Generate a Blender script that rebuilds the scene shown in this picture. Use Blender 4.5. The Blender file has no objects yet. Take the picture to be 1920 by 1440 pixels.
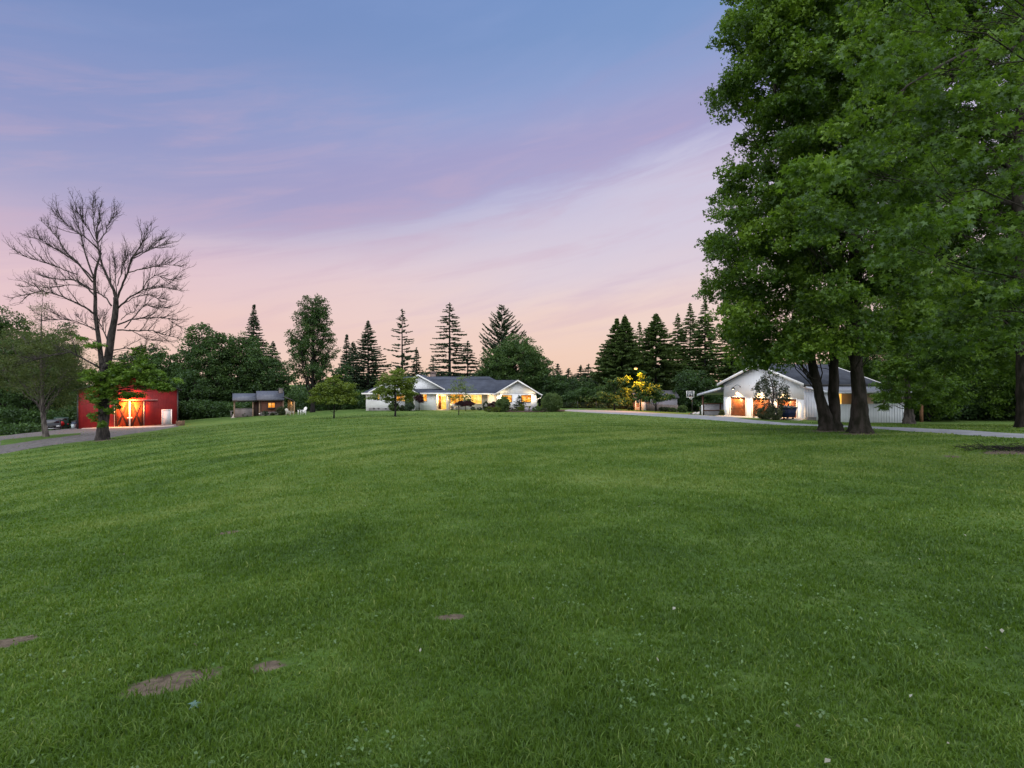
import bpy, math, random
import numpy as np
from mathutils import Vector

# ------------------------------------------------------------------ camera, sky, light, exposure
SC = bpy.context.scene
COL = SC.collection
F = 1067.0                      # focal length in photo pixels (20 mm on 36 mm, 1920 wide)
EYE = 2.0

cam_d = bpy.data.cameras.new("camera")
cam_d.lens = 20.0
cam_d.sensor_width = 36.0
cam_d.sensor_fit = 'HORIZONTAL'
cam_d.clip_start = 0.05
cam_d.clip_end = 9000
cam = bpy.data.objects.new("camera", cam_d)
cam.location = (0, 0, EYE)
cam.rotation_euler = (math.radians(90), 0, 0)
COL.objects.link(cam)
SC.camera = cam

SC.view_settings.view_transform = 'Standard'
SC.view_settings.look = 'None'
SC.view_settings.exposure = 0.0
SC.view_settings.gamma = 1.0
SC.render.engine = 'CYCLES'
SC.cycles.max_bounces = 6
SC.cycles.diffuse_bounces = 3
SC.cycles.glossy_bounces = 2
SC.cycles.transmission_bounces = 4
SC.cycles.transparent_max_bounces = 6
SC.cycles.sample_clamp_indirect = 4.0
SC.cycles.caustics_reflective = False
SC.cycles.caustics_refractive = False


class NT:
    """small helper around a node tree"""
    def __init__(self, tree):
        self.t = tree
        tree.nodes.clear()

    def n(self, kind, **kw):
        nd = self.t.nodes.new(kind)
        for k, v in kw.items():
            if k.startswith('in_'):
                key = k[3:]
                key = int(key) if key.isdigit() else key
                self.set(nd.inputs[key], v)
            else:
                setattr(nd, k, v)
        return nd

    def set(self, sock, v):
        if isinstance(v, bpy.types.NodeSocket):
            self.t.links.new(v, sock)
        else:
            sock.default_value = v

    def math(self, op, a, b=0.0, c=0.0, clamp=False):
        nd = self.t.nodes.new('ShaderNodeMath')
        nd.operation = op
        nd.use_clamp = clamp
        self.set(nd.inputs[0], a)
        self.set(nd.inputs[1], b)
        self.set(nd.inputs[2], c)
        return nd.outputs[0]

    def mix(self, fac, a, b, mode='MIX'):
        nd = self.t.nodes.new('ShaderNodeMix')
        nd.data_type = 'RGBA'
        nd.blend_type = mode
        self.set(nd.inputs['Factor'], fac)
        self.set(nd.inputs[6], a)
        self.set(nd.inputs[7], b)
        return nd.outputs[2]

    def smooth(self, v, a, b, lo=0.0, hi=1.0):
        nd = self.t.nodes.new('ShaderNodeMapRange')
        nd.interpolation_type = 'SMOOTHSTEP'
        self.set(nd.inputs[0], v)
        nd.inputs[1].default_value = a
        nd.inputs[2].default_value = b
        nd.inputs[3].default_value = lo
        nd.inputs[4].default_value = hi
        return nd.outputs[0]

    def noise(self, vec, scale, detail=3.0, rough=0.5, dist=0.0):
        nd = self.t.nodes.new('ShaderNodeTexNoise')
        if vec is not None:
            self.t.links.new(vec, nd.inputs['Vector'])
        nd.inputs['Scale'].default_value = scale
        nd.inputs['Detail'].default_value = detail
        nd.inputs['Roughness'].default_value = rough
        nd.inputs['Distortion'].default_value = dist
        return nd

    def ramp(self, fac, stops, interp='LINEAR'):
        nd = self.t.nodes.new('ShaderNodeValToRGB')
        cr = nd.color_ramp
        cr.interpolation = interp
        while len(cr.elements) < len(stops):
            cr.elements.new(0.5)
        for e, (p, c) in zip(cr.elements, stops):
            e.position = p
            e.color = (c[0], c[1], c[2], 1.0)
        self.set(nd.inputs[0], fac)
        return nd.outputs[0]


def rgba(c):
    return (c[0], c[1], c[2], 1.0)


world = bpy.data.worlds.new("World")
SC.world = world
world.use_nodes = True
W = NT(world.node_tree)
tc = W.n('ShaderNodeTexCoord')
sx = W.n('ShaderNodeSeparateXYZ', in_0=tc.outputs['Generated'])
dx, dy, el = sx.outputs[0], sx.outputs[1], sx.outputs[2]
az = W.math('ARCTAN2', dx, dy)                       # 0 = straight ahead, + to the right
streak = W.math('SUBTRACT', el, W.math('MULTIPLY', az, 0.20))
cv = W.n('ShaderNodeCombineXYZ', in_0=W.math('MULTIPLY', az, 2.2), in_1=W.math('MULTIPLY', streak, 11.0), in_2=3.7)
n1 = W.noise(cv.outputs[0], 1.0, 5.0, 0.55, 0.3)
cv2 = W.n('ShaderNodeCombineXYZ', in_0=W.math('MULTIPLY', az, 3.5), in_1=W.math('MULTIPLY', streak, 26.0), in_2=9.1)
n2 = W.noise(cv2.outputs[0], 1.0, 5.0, 0.6, 0.4)
wob = W.math('MULTIPLY', W.math('SUBTRACT', n1.outputs[0], 0.5), 0.10)
tt = W.math('ADD', W.math('ADD', el, wob), W.math('MULTIPLY', az, -0.035))
base = W.ramp(tt, [
    (0.00, (0.87, 0.585, 0.44)),
    (0.055, (0.89, 0.635, 0.52)),
    (0.12, (0.865, 0.665, 0.61)),
    (0.19, (0.745, 0.625, 0.69)),
    (0.255, (0.62, 0.56, 0.71)),
    (0.31, (0.50, 0.495, 0.71)),
    (0.37, (0.41, 0.425, 0.675)),
    (0.44, (0.295, 0.38, 0.65)),
    (0.51, (0.21, 0.325, 0.595)),
    (0.60, (0.17, 0.295, 0.58)),
    (0.80, (2.00, 2.03, 2.10)),  # overhead sky above the frame, brightened as added light for the lawn
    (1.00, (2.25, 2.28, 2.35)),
])
pinkl = W.math('MULTIPLY', W.smooth(az, 0.15, -0.75), W.math('MULTIPLY', W.smooth(el, 0.29, 0.17), W.smooth(el, 0.02, 0.10)))
base = W.mix(W.math('MULTIPLY', pinkl, 0.42), base, (0.80, 0.48, 0.52, 1))
dim = W.math('MULTIPLY', W.smooth(az, 0.35, -0.75), W.math('MULTIPLY', W.smooth(el, 0.17, 0.30), W.smooth(el, 0.72, 0.60)))
base = W.mix(W.math('MULTIPLY', dim, 0.50), base, (0.17, 0.225, 0.47, 1))
# a long mauve cloud bank with a soft lower edge rising to the right
edge = W.math('ADD', streak, W.math('MULTIPLY', W.math('SUBTRACT', n2.outputs[0], 0.5), 0.13))
bank = W.math('MULTIPLY', W.smooth(edge, 0.285, 0.345), W.smooth(edge, 0.35, 0.47, 1.0, 0.0))
bank = W.math('MULTIPLY', bank, W.smooth(az, -1.1, -0.2, 0.35, 1.0))
c1 = W.mix(W.math('MULTIPLY', bank, 0.52), base, (0.385, 0.325, 0.545, 1))
# pale gap under the bank, stronger to the right
gap = W.math('MULTIPLY', W.smooth(edge, 0.10, 0.20), W.smooth(edge, 0.27, 0.335, 1.0, 0.0))
gap = W.math('MULTIPLY', gap, W.smooth(az, -0.35, 0.3))
c2 = W.mix(W.math('MULTIPLY', gap, 0.55), c1, (0.70, 0.635, 0.75, 1))
# small rosy streaks low in the sky
low = W.math('MULTIPLY', W.smooth(el, 0.05, 0.13), W.smooth(el, 0.34, 0.50, 1.0, 0.0))
ros = W.math('MULTIPLY', W.smooth(n2.outputs[0], 0.42, 0.74), low)
c3 = W.mix(W.math('MULTIPLY', ros, 0.36), c2, (0.62, 0.43, 0.555, 1))
hi_cl = W.math('MULTIPLY', W.smooth(n1.outputs[0], 0.45, 0.7), W.smooth(el, 0.33, 0.42))
hi_cl = W.math('MULTIPLY', hi_cl, W.smooth(el, 0.58, 0.66, 1.0, 0.0))
c4 = W.mix(W.math('MULTIPLY', hi_cl, 0.16), c3, (0.36, 0.43, 0.70, 1))
# unseen sky behind the camera, brightened to add light on walls and grass
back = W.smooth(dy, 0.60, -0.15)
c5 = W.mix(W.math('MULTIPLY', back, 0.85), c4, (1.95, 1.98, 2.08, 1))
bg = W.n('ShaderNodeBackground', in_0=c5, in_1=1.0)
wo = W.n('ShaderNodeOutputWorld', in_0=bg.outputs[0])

top_fill_d = bpy.data.lights.new("top_fill", 'SUN')  # added soft overhead fill; dusk has no direct sunlight
top_fill_d.energy = 1.0
top_fill_d.angle = math.radians(70)
top_fill_d.color = (1.0, 0.97, 0.90)
top_fill = bpy.data.objects.new("top_fill", top_fill_d)
top_fill.rotation_euler = (math.radians(32), math.radians(-14), 0)
COL.objects.link(top_fill)

# ------------------------------------------------------------------ helpers: pixels, terrain, meshes
def hx(px, d):
    return (px - 960.0) * d / F


def hz(py, d):
    return EYE - (py - 720.0) * d / F


def P(px, py, d):
    return np.array([hx(px, d), d, hz(py, d)])


ctrl_px = [
    (0, 900, 26), (0, 1000, 12.5), (0, 1200, 5.5), (480, 800, 50), (480, 840, 30), (480, 900, 17), (480, 1100, 6),
    (335, 798, 71), (440, 783, 80), (545, 777, 82), (625, 782, 70), (686, 768, 89), (775, 768, 89), (830, 768, 89), (960, 770, 86),
    (960, 800, 42), (960, 860, 18.5), (960, 1000, 7.6), (960, 1200, 4.3),
    (1440, 800, 40), (1440, 900, 13.5), (1440, 1100, 5.8), (1900, 900, 14), (1900, 1100, 6), (1900, 826, 24.5), (1920, 800, 38),
    (1700, 793, 56), (1580, 792.5, 54), (1507, 785.5, 57.5), (1430, 783, 63), (1360, 780.5, 70.3), (1318, 778, 75), (1200, 770, 90),
    (1060, 768, 92), (1290, 776.5, 82), (1130, 769, 90), (1270, 772, 98),
    (145, 802.5, 72), (240, 801.5, 71.5), (333, 799, 72), (90, 809, 76), (130, 806, 76), (0, 818, 66), (85, 821, 50), (195, 824, 45),
    (0, 852, 38), (100, 835, 42), (300, 806, 56), (1610, 812, 31), (1555, 805, 33),
]
ctrl = [P(*c) for c in ctrl_px]
ctrl += [np.array(v, float) for v in [
    (0, 0, 0.1), (-8, -4, 0.0), (8, -4, 0.15), (0, -25, 0.3), (-40, -20, -1.2), (40, -20, 0.6), (3, 4, 0.02), (-3, 4, 0.0),
    (-150, 150, -6), (-60, 120, -5.2), (0, 140, -2.6), (70, 130, -2.6), (150, 150, -2.4), (-150, 40, -6), (150, 40, -0.8), (90, 70, -1.7), (70, 45, -1.0),
    (30, 110, -2.5), (-25, 110, -2.6), (-75, 85, -4.8), (0, -120, 0.5), (-120, -80, -2), (120, -80, 1)]]
ctrl = np.array(ctrl)


def _tps_k(r2):
    return np.where(r2 > 0, 0.5 * r2 * np.log(np.maximum(r2, 1e-12)), 0.0)


_cx = ctrl[:, :2]
_n = len(_cx)
_K = _tps_k(((_cx[:, None] - _cx[None]) ** 2).sum(-1)) + np.eye(_n) * 6.0
_Pm = np.hstack([np.ones((_n, 1)), _cx])
_A = np.zeros((_n + 3, _n + 3))
_A[:_n, :_n] = _K
_A[:_n, _n:] = _Pm
_A[_n:, :_n] = _Pm.T
_sol = np.linalg.solve(_A, np.concatenate([ctrl[:, 2], np.zeros(3)]))


def vnoise(x, y, scale, seed):
    """smooth value noise, 0..1"""
    rg = np.random.RandomState(seed)
    tab = rg.rand(64, 64)
    u = np.asarray(x) / scale + 1000.0
    v = np.asarray(y) / scale + 1000.0
    iu = np.floor(u).astype(int)
    iv = np.floor(v).astype(int)
    fu = u - iu
    fv = v - iv
    fu = fu * fu * (3 - 2 * fu)
    fv = fv * fv * (3 - 2 * fv)
    a = tab[iu % 64, iv % 64]
    b = tab[(iu + 1) % 64, iv % 64]
    c = tab[iu % 64, (iv + 1) % 64]
    d = tab[(iu + 1) % 64, (iv + 1) % 64]
    return (a * (1 - fu) + b * fu) * (1 - fv) + (c * (1 - fu) + d * fu) * fv


def H(x, y):
    """terrain height"""
    x = np.atleast_1d(np.asarray(x, float))
    y = np.atleast_1d(np.asarray(y, float))
    out = np.empty(len(x))
    for s in range(0, len(x), 20000):
        xs, ys = x[s:s + 20000], y[s:s + 20000]
        r2 = (xs[:, None] - _cx[None, :, 0]) ** 2 + (ys[:, None] - _cx[None, :, 1]) ** 2
        out[s:s + 20000] = _tps_k(r2) @ _sol[:_n] + _sol[_n] + _sol[_n + 1] * xs + _sol[_n + 2] * ys
    r = np.hypot(x, y)
    k = np.clip((r - 130) / 70.0, 0, 1)
    k = k * k * (3 - 2 * k)
    out = out * (1 - k) + (-3.4) * k
    amp = np.clip(1 - r / 75.0, 0, 1)
    out = out + amp * ((vnoise(x, y, 3.1, 11) - 0.5) * 0.10 + (vnoise(x, y, 1.1, 12) - 0.5) * 0.055 + (vnoise(x, y, 0.45, 14) - 0.5) * 0.03 + (vnoise(x, y, 9.0, 13) - 0.5) * 0.16)
    return out


def h1(x, y):
    return float(H([x], [y])[0])


def ground_px(px, py):
    """where the ray through a photo pixel meets the terrain"""
    d = np.linspace(1.5, 140, 1400)
    x = hx(px, d)
    z = hz(py, d)
    g = H(x, d)
    below = np.nonzero(z < g)[0]
    i = below[0] if len(below) else len(d) - 1
    return np.array([x[i], d[i], g[i]])


ORG = {}


def register(o, org):
    ORG[o.name] = np.array(org, float)


class Acc:
    def __init__(self):
        self.v, self.l, self.s, self.n, self.tn = [], [], [], 0, []

    def add(self, verts, faces, tint=0.5):
        verts = np.asarray(verts, float).reshape(-1, 3)
        faces = np.asarray(faces, int)
        self.v.append(verts)
        self.l.append((faces + self.n).ravel())
        self.s.append(np.full(len(faces), faces.shape[1], int))
        t = np.asarray(tint, float)
        self.tn.append(np.full(len(verts), float(t)) if t.ndim == 0 else t)
        self.n += len(verts)

    # -- solids
    def box(self, x0, x1, y0, y1, z0, z1, tint=0.5):
        v = [(x0, y0, z0), (x1, y0, z0), (x1, y1, z0), (x0, y1, z0), (x0, y0, z1), (x1, y0, z1), (x1, y1, z1), (x0, y1, z1)]
        f = [(0, 3, 2, 1), (4, 5, 6, 7), (0, 1, 5, 4), (1, 2, 6, 5), (2, 3, 7, 6), (3, 0, 4, 7)]
        self.add(v, f, tint)
        return self

    def hexa(self, bottom, top, tint=0.5):
        v = list(bottom) + list(top)
        f = [(0, 3, 2, 1), (4, 5, 6, 7), (0, 1, 5, 4), (1, 2, 6, 5), (2, 3, 7, 6), (3, 0, 4, 7)]
        self.add(v, f, tint)
        return self

    def slab(self, a, b, c, d, t, tint=0.5):
        """quad a-b-c-d thickened downwards by t"""
        a, b, c, d = [np.array(p, float) for p in (a, b, c, d)]
        nn = np.cross(b - a, d - a)
        nn /= np.linalg.norm(nn)
        if nn[2] < 0:
            nn = -nn
        lo = [p - nn * t for p in (a, b, c, d)]
        return self.hexa(lo, [a, b, c, d], tint)

    def tri_slab(self, a, b, c, t, tint=0.5):
        a, b, c = [np.array(p, float) for p in (a, b, c)]
        nn = np.cross(b - a, c - a)
        nn /= np.linalg.norm(nn)
        if nn[2] < 0:
            nn = -nn
        lo = [p - nn * t for p in (a, b, c)]
        v = lo + [a, b, c]
        self.add(v, [(0, 2, 1), (3, 4, 5)], tint)
        self.n -= 6
        self.l.append((np.array([(0, 1, 4, 3), (1, 2, 5, 4), (2, 0, 3, 5)]) + self.n).ravel())
        self.s.append(np.full(3, 4, int))
        self.n += 6
        return self

    def prism_y(self, prof, y0, y1, tint=0.5):
        """polygon prof [(x, z)] extruded from y0 to y1"""
        k = len(prof)
        v = [(x, y0, z) for x, z in prof] + [(x, y1, z) for x, z in prof]
        self.v.append(np.array(v, float))
        self.tn.append(np.full(2 * k, tint))
        self.l.append(np.arange(k) + self.n)
        self.l.append(np.arange(2 * k - 1, k - 1, -1) + self.n)
        self.s.append(np.array([k, k]))
        q = [(i, i + k, (i + 1) % k + k, (i + 1) % k) for i in range(k)]
        self.l.append((np.array(q) + self.n).ravel())
        self.s.append(np.full(k, 4))
        self.n += 2 * k
        return self

    def prism_x(self, prof, x0, x1, tint=0.5):
        """polygon prof [(y, z)] extruded from x0 to x1"""
        k = len(prof)
        n0 = len(self.v)
        self.prism_y(prof, x0, x1, tint)
        a = self.v[n0]
        self.v[n0] = a[:, [1, 0, 2]]
        return self

    def tube(self, path, radii, sides=6, cap=True, tint=0.5):
        path = np.asarray(path, float)
        m = len(path)
        radii = np.broadcast_to(np.asarray(radii, float), (m,))
        tg = np.gradient(path, axis=0)
        tg /= np.linalg.norm(tg, axis=1)[:, None] + 1e-9
        mean = tg.mean(0)
        ref = np.array([1.0, 0, 0]) if abs(mean[0]) < 0.6 * np.linalg.norm(mean) else np.array([0, 0, 1.0])
        if abs(np.dot(ref, mean)) > 0.8:
            ref = np.array([0, 1.0, 0])
        u = np.cross(tg, ref)
        u /= np.linalg.norm(u, axis=1)[:, None] + 1e-9
        w = np.cross(tg, u)
        an = np.linspace(0, 2 * np.pi, sides, endpoint=False)
        ring = path[:, None] + radii[:, None, None] * (np.cos(an)[None, :, None] * u[:, None] + np.sin(an)[None, :, None] * w[:, None])
        i = np.arange(m - 1)[:, None] * sides
        j = np.arange(sides)[None]
        jn = (j + 1) % sides
        f = np.stack([i + j, i + jn, i + sides + jn, i + sides + j], -1).reshape(-1, 4)
        base_n = self.n
        self.add(ring.reshape(-1, 3), f, tint)
        if cap:
            self.l.append(np.arange(sides)[::-1] + base_n)
            self.l.append(np.arange(sides) + base_n + (m - 1) * sides)
            self.s.append(np.array([sides, sides]))
        return self

    def cyl(self, a, b, r, sides=12, r2=None):
        return self.tube([a, b], [r, r if r2 is None else r2], sides)

    def build(self, name, mat, parent=None, smooth=False):
        v = np.concatenate(self.v)
        org = ORG.get(parent.name, np.zeros(3)) if parent is not None else np.zeros(3)
        v = v - org
        me = bpy.data.meshes.new(name)
        loops = np.concatenate([np.asarray(x).ravel() for x in self.l]).astype(np.int32)
        tot = np.concatenate(self.s).astype(np.int32)
        start = np.concatenate([[0], np.cumsum(tot)[:-1]]).astype(np.int32)
        me.vertices.add(len(v))
        me.vertices.foreach_set('co', v.astype(np.float32).ravel())
        me.loops.add(len(loops))
        me.loops.foreach_set('vertex_index', loops)
        me.polygons.add(len(tot))
        me.polygons.foreach_set('loop_start', start)
        if smooth:
            me.polygons.foreach_set('use_smooth', np.ones(len(tot), bool))
        me.update(calc_edges=True)
        at = me.attributes.new('tint', 'FLOAT', 'POINT')
        at.data.foreach_set('value', np.concatenate(self.tn).astype(np.float32))
        me.materials.append(mat)
        o = bpy.data.objects.new(name, me)
        COL.objects.link(o)
        if parent is not None:
            o.parent = parent
            ORG[o.name] = org
        return o


def fix_normals(o):
    import bmesh
    bm = bmesh.new()
    bm.from_mesh(o.data)
    bmesh.ops.recalc_face_normals(bm, faces=bm.faces)
    bm.to_mesh(o.data)
    bm.free()
    return o


def bevel(o, w=0.02, seg=2):
    m = o.modifiers.new('bevel', 'BEVEL')
    m.width = w
    m.segments = seg
    m.limit_method = 'ANGLE'
    return o


def tag(o, label, cat, group=None, kind=None):
    o['label'] = label
    o['category'] = cat
    if group:
        o['group'] = group
    if kind:
        o['kind'] = kind
    return o


def thing(name, label, cat, loc, rz=0.0, group=None):
    o = bpy.data.objects.new(name, None)
    o.empty_display_size = 0.3
    COL.objects.link(o)
    o.location = [float(c) for c in loc]
    o.rotation_euler = (0, 0, rz)
    tag(o, label, cat, group)
    register(o, loc if rz == 0.0 else (0, 0, 0))   # rotated things are built in their own coordinates
    return o


def structure(o):
    o['kind'] = 'structure'
    return o


def lamp(parent, loc, watts, col, radius=0.08, spot=None, aim=(0, 0, -1), blend=0.6, name='lamp_light'):
    ld = bpy.data.lights.new(name, 'SPOT' if spot else 'POINT')
    ld.energy = watts
    ld.color = col
    ld.shadow_soft_size = radius
    if spot:
        ld.spot_size = math.radians(spot)
        ld.spot_blend = blend
    lo = bpy.data.objects.new(name, ld)
    COL.objects.link(lo)
    org = ORG.get(parent.name, np.zeros(3))
    lo.parent = parent
    lo.location = [float(c) for c in (np.array(loc, float) - org)]
    lo.rotation_euler = Vector(aim).to_track_quat('-Z', 'Y').to_euler()
    return lo


# ------------------------------------------------------------------ materials
MATS = {}


def surf(name, c1, c2=None, scale=4.0, rough=0.7, detail=4.0, bump=0.0, bscale=None, stretch=(1, 1, 1), metal=0.0, spec=0.35, space='Object', ramp=(0.35, 0.65)):
    if name in MATS:
        return MATS[name]
    m = bpy.data.materials.new(name)
    m.use_nodes = True
    g = NT(m.node_tree)
    t = g.n('ShaderNodeTexCoord')
    mp = g.n('ShaderNodeMapping', in_0=t.outputs[space])
    mp.inputs['Scale'].default_value = stretch
    ns = g.noise(mp.outputs[0], scale, detail)
    c2 = c2 or tuple(x * 0.8 for x in c1)
    fac = g.smooth(ns.outputs[0], ramp[0], ramp[1])
    colr = g.mix(fac, rgba(c1), rgba(c2))
    bs = g.n('ShaderNodeBsdfPrincipled', in_0=colr)
    bs.inputs['Roughness'].default_value = rough
    bs.inputs['Metallic'].default_value = metal
    bs.inputs['Specular IOR Level'].default_value = spec
    if bump:
        nb = g.noise(mp.outputs[0], bscale or scale * 3, 4.0)
        bp = g.n('ShaderNodeBump')
        bp.inputs['Strength'].default_value = bump
        bp.inputs['Distance'].default_value = 0.05
        g.set(bp.inputs['Height'], nb.outputs[0])
        g.set(bs.inputs['Normal'], bp.outputs[0])
    g.n('ShaderNodeOutputMaterial', in_0=bs.outputs[0])
    MATS[name] = m
    return m


def ribbed(name, col, col2, pitch, axis=0, rough=0.5, depth=0.6, rib=0.25, line=0.75):
    """painted board or metal siding with ribs every `pitch` metres along one axis"""
    if name in MATS:
        return MATS[name]
    m = bpy.data.materials.new(name)
    m.use_nodes = True
    g = NT(m.node_tree)
    t = g.n('ShaderNodeTexCoord')
    s = g.n('ShaderNodeSeparateXYZ', in_0=t.outputs['Object'])
    fr = g.math('FRACT', g.math('DIVIDE', s.outputs[axis], pitch))
    tri = g.math('ABSOLUTE', g.math('SUBTRACT', fr, 0.5))
    hgt = g.smooth(tri, 0.5 - rib, 0.5 - rib * 0.4)
    ns = g.noise(t.outputs['Object'], 1.3, 5.0)
    colr = g.mix(g.smooth(ns.outputs[0], 0.3, 0.7), rgba(col), rgba(col2))
    seam = g.smooth(tri, 0.5 - rib * 1.15, 0.5 - rib)
    seam = g.math('MULTIPLY', seam, g.smooth(tri, 0.5 - rib, 0.5 - rib * 0.85, 1.0, 0.0))
    colr = g.mix(g.math('MULTIPLY', seam, line), colr, rgba(tuple(x * 0.45 for x in col)))
    bs = g.n('ShaderNodeBsdfPrincipled', in_0=colr)
    bs.inputs['Roughness'].default_value = rough
    bs.inputs['Specular IOR Level'].default_value = 0.3
    bp = g.n('ShaderNodeBump')
    bp.inputs['Strength'].default_value = depth
    bp.inputs['Distance'].default_value = 0.03
    g.set(bp.inputs['Height'], hgt)
    g.set(bs.inputs['Normal'], bp.outputs[0])
    g.n('ShaderNodeOutputMaterial', in_0=bs.outputs[0])
    MATS[name] = m
    return m


def shingle(name, c1, c2, rough=0.85):
    if name in MATS:
        return MATS[name]
    m = bpy.data.materials.new(name)
    m.use_nodes = True
    g = NT(m.node_tree)
    t = g.n('ShaderNodeTexCoord')
    br = g.n('ShaderNodeTexBrick', in_0=t.outputs['Object'])
    br.inputs['Scale'].default_value = 3.0
    br.inputs['Color1'].default_value = rgba(c1)
    br.inputs['Color2'].default_value = rgba(c2)
    br.inputs['Mortar'].default_value = rgba(tuple(x * 0.6 for x in c1))
    br.inputs['Mortar Size'].default_value = 0.03
    ns = g.noise(t.outputs['Object'], 0.9, 5.0)
    colr = g.mix(g.smooth(ns.outputs[0], 0.35, 0.7, 0.0, 0.4), br.outputs[0], rgba(tuple(x * 1.5 for x in c2)))
    bs = g.n('ShaderNodeBsdfPrincipled', in_0=colr)
    bs.inputs['Roughness'].default_value = rough
    bs.inputs['Specular IOR Level'].default_value = 0.2
    g.n('ShaderNodeOutputMaterial', in_0=bs.outputs[0])
    MATS[name] = m
    return m


def glow(name, stops, strength, scale=2.0, stretch=(1, 1, 1)):
    """lit room seen through a pane: warm patches"""
    if name in MATS:
        return MATS[name]
    m = bpy.data.materials.new(name)
    m.use_nodes = True
    g = NT(m.node_tree)
    t = g.n('ShaderNodeTexCoord')
    mp = g.n('ShaderNodeMapping', in_0=t.outputs['Object'])
    mp.inputs['Scale'].default_value = stretch
    ns = g.noise(mp.outputs[0], scale, 3.0, 0.6, 0.8)
    colr = g.ramp(ns.outputs[0], stops)
    em = g.n('ShaderNodeEmission', in_0=colr, in_1=strength)
    gl = g.n('ShaderNodeBsdfGlossy')
    gl.inputs['Roughness'].default_value = 0.05
    gl.inputs[0].default_value = (0.04, 0.04, 0.04, 1)
    ad = g.n('ShaderNodeAddShader', in_0=em.outputs[0], in_1=gl.outputs[0])
    g.n('ShaderNodeOutputMaterial', in_0=ad.outputs[0])
    MATS[name] = m
    return m


def emit(name, col, s):
    if name in MATS:
        return MATS[name]
    m = bpy.data.materials.new(name)
    m.use_nodes = True
    g = NT(m.node_tree)
    em = g.n('ShaderNodeEmission', in_0=rgba(col), in_1=s)
    g.n('ShaderNodeOutputMaterial', in_0=em.outputs[0])
    MATS[name] = m
    return m


def leafmat(name, dark, mid, light, trans=0.4, gloss=0.025):
    if name in MATS:
        return MATS[name]
    m = bpy.data.materials.new(name)
    m.use_nodes = True
    g = NT(m.node_tree)
    at = g.n('ShaderNodeAttribute', attribute_name='tint')
    colr = g.ramp(at.outputs['Fac'], [(0.0, dark), (0.5, mid), (1.0, light)])
    df = g.n('ShaderNodeBsdfDiffuse', in_0=colr)
    tcol = g.mix(0.5, colr, rgba((mid[0] * 1.5, mid[1] * 1.5, mid[2] * 0.5)))
    tr = g.n('ShaderNodeBsdfTranslucent', in_0=tcol)
    mx = g.n('ShaderNodeMixShader', in_0=trans, in_1=df.outputs[0], in_2=tr.outputs[0])
    gl = g.n('ShaderNodeBsdfGlossy')
    gl.inputs['Roughness'].default_value = 0.45
    gl.inputs[0].default_value = (0.7, 0.8, 0.9, 1)
    mx2 = g.n('ShaderNodeMixShader', in_0=gloss, in_1=mx.outputs[0], in_2=gl.outputs[0])
    g.n('ShaderNodeOutputMaterial', in_0=mx2.outputs[0])
    MATS[name] = m
    return m


BARK = surf('bark', (0.030, 0.027, 0.027), (0.011, 0.010, 0.011), 2.5, 0.95, 6, 0.9, 7.0, (3, 3, 0.6), spec=0.15)
BARK_GREY = surf('bark_grey', (0.062, 0.053, 0.050), (0.020, 0.018, 0.018), 2.2, 0.95, 6, 0.8, 6.0, (3, 3, 0.7), spec=0.15)
BARK_PALE = surf('bark_pale', (0.15, 0.13, 0.12), (0.055, 0.047, 0.045), 2.0, 0.95, 6, 0.7, 6.0, (3, 3, 0.7), spec=0.15)
BARK_MOSS = surf('bark_moss', (0.034, 0.029, 0.025), (0.010, 0.010, 0.006), 1.6, 0.95, 8, 1.0, 6.0, (2.4, 2.4, 0.8), spec=0.15)
WHITE = surf('white_paint', (0.72, 0.73, 0.74), (0.64, 0.65, 0.67), 1.2, 0.55)
TRIM = surf('white_trim', (0.78, 0.78, 0.78), (0.70, 0.70, 0.71), 2.0, 0.5)
DARKMETAL = surf('dark_metal', (0.015, 0.015, 0.017), (0.03, 0.03, 0.03), 8, 0.4)
GALV = surf('galvanised', (0.35, 0.36, 0.38), (0.25, 0.26, 0.28), 6, 0.4, metal=0.6)
CONC = surf('concrete', (0.36, 0.35, 0.33), (0.26, 0.25, 0.24), 2.5, 0.9, 6)
SHINGLE = shingle('slate_shingle', (0.036, 0.044, 0.066), (0.054, 0.064, 0.092))
BOARD_WHITE = ribbed('white_board_siding', (0.78, 0.80, 0.83), (0.73, 0.75, 0.79), 0.40, 0, rib=0.06, line=0.55)
WIN_WARM = glow('lit_room', [(0.25, (0.10, 0.020, 0.002)), (0.42, (0.80, 0.22, 0.012)), (0.55, (1.0, 0.46, 0.045)), (0.72, (1.0, 0.78, 0.30))], 1.25, 1.5)
WIN_BRIGHT = glow('lit_hall', [(0.2, (1.0, 0.36, 0.03)), (0.5, (1.0, 0.53, 0.09)), (0.75, (1.0, 0.80, 0.32))], 1.4, 1.1)
GLASS = surf('dark_glass', (0.01, 0.012, 0.015), (0.02, 0.022, 0.03), 3, 0.06, spec=0.6)

LEAF_MAPLE = leafmat('maple_leaf', (0.024, 0.054, 0.009), (0.062, 0.126, 0.014), (0.150, 0.250, 0.022), 0.45)
LEAF_FAR = leafmat('far_leaf', (0.024, 0.050, 0.016), (0.050, 0.100, 0.028), (0.100, 0.170, 0.040), 0.3)
LEAF_DUSKY = leafmat('dusky_leaf', (0.040, 0.058, 0.018), (0.078, 0.108, 0.030), (0.130, 0.160, 0.045), 0.3)
LEAF_LIGHT = leafmat('light_leaf', (0.050, 0.080, 0.010), (0.112, 0.165, 0.020), (0.190, 0.250, 0.040), 0.4)
LEAF_VINE = leafmat('vine_leaf', (0.034, 0.074, 0.010), (0.086, 0.165, 0.020), (0.160, 0.260, 0.036), 0.42)
LEAF_RED = leafmat('red_leaf', (0.020, 0.006, 0.009), (0.045, 0.012, 0.018), (0.080, 0.022, 0.028), 0.25)
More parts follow.
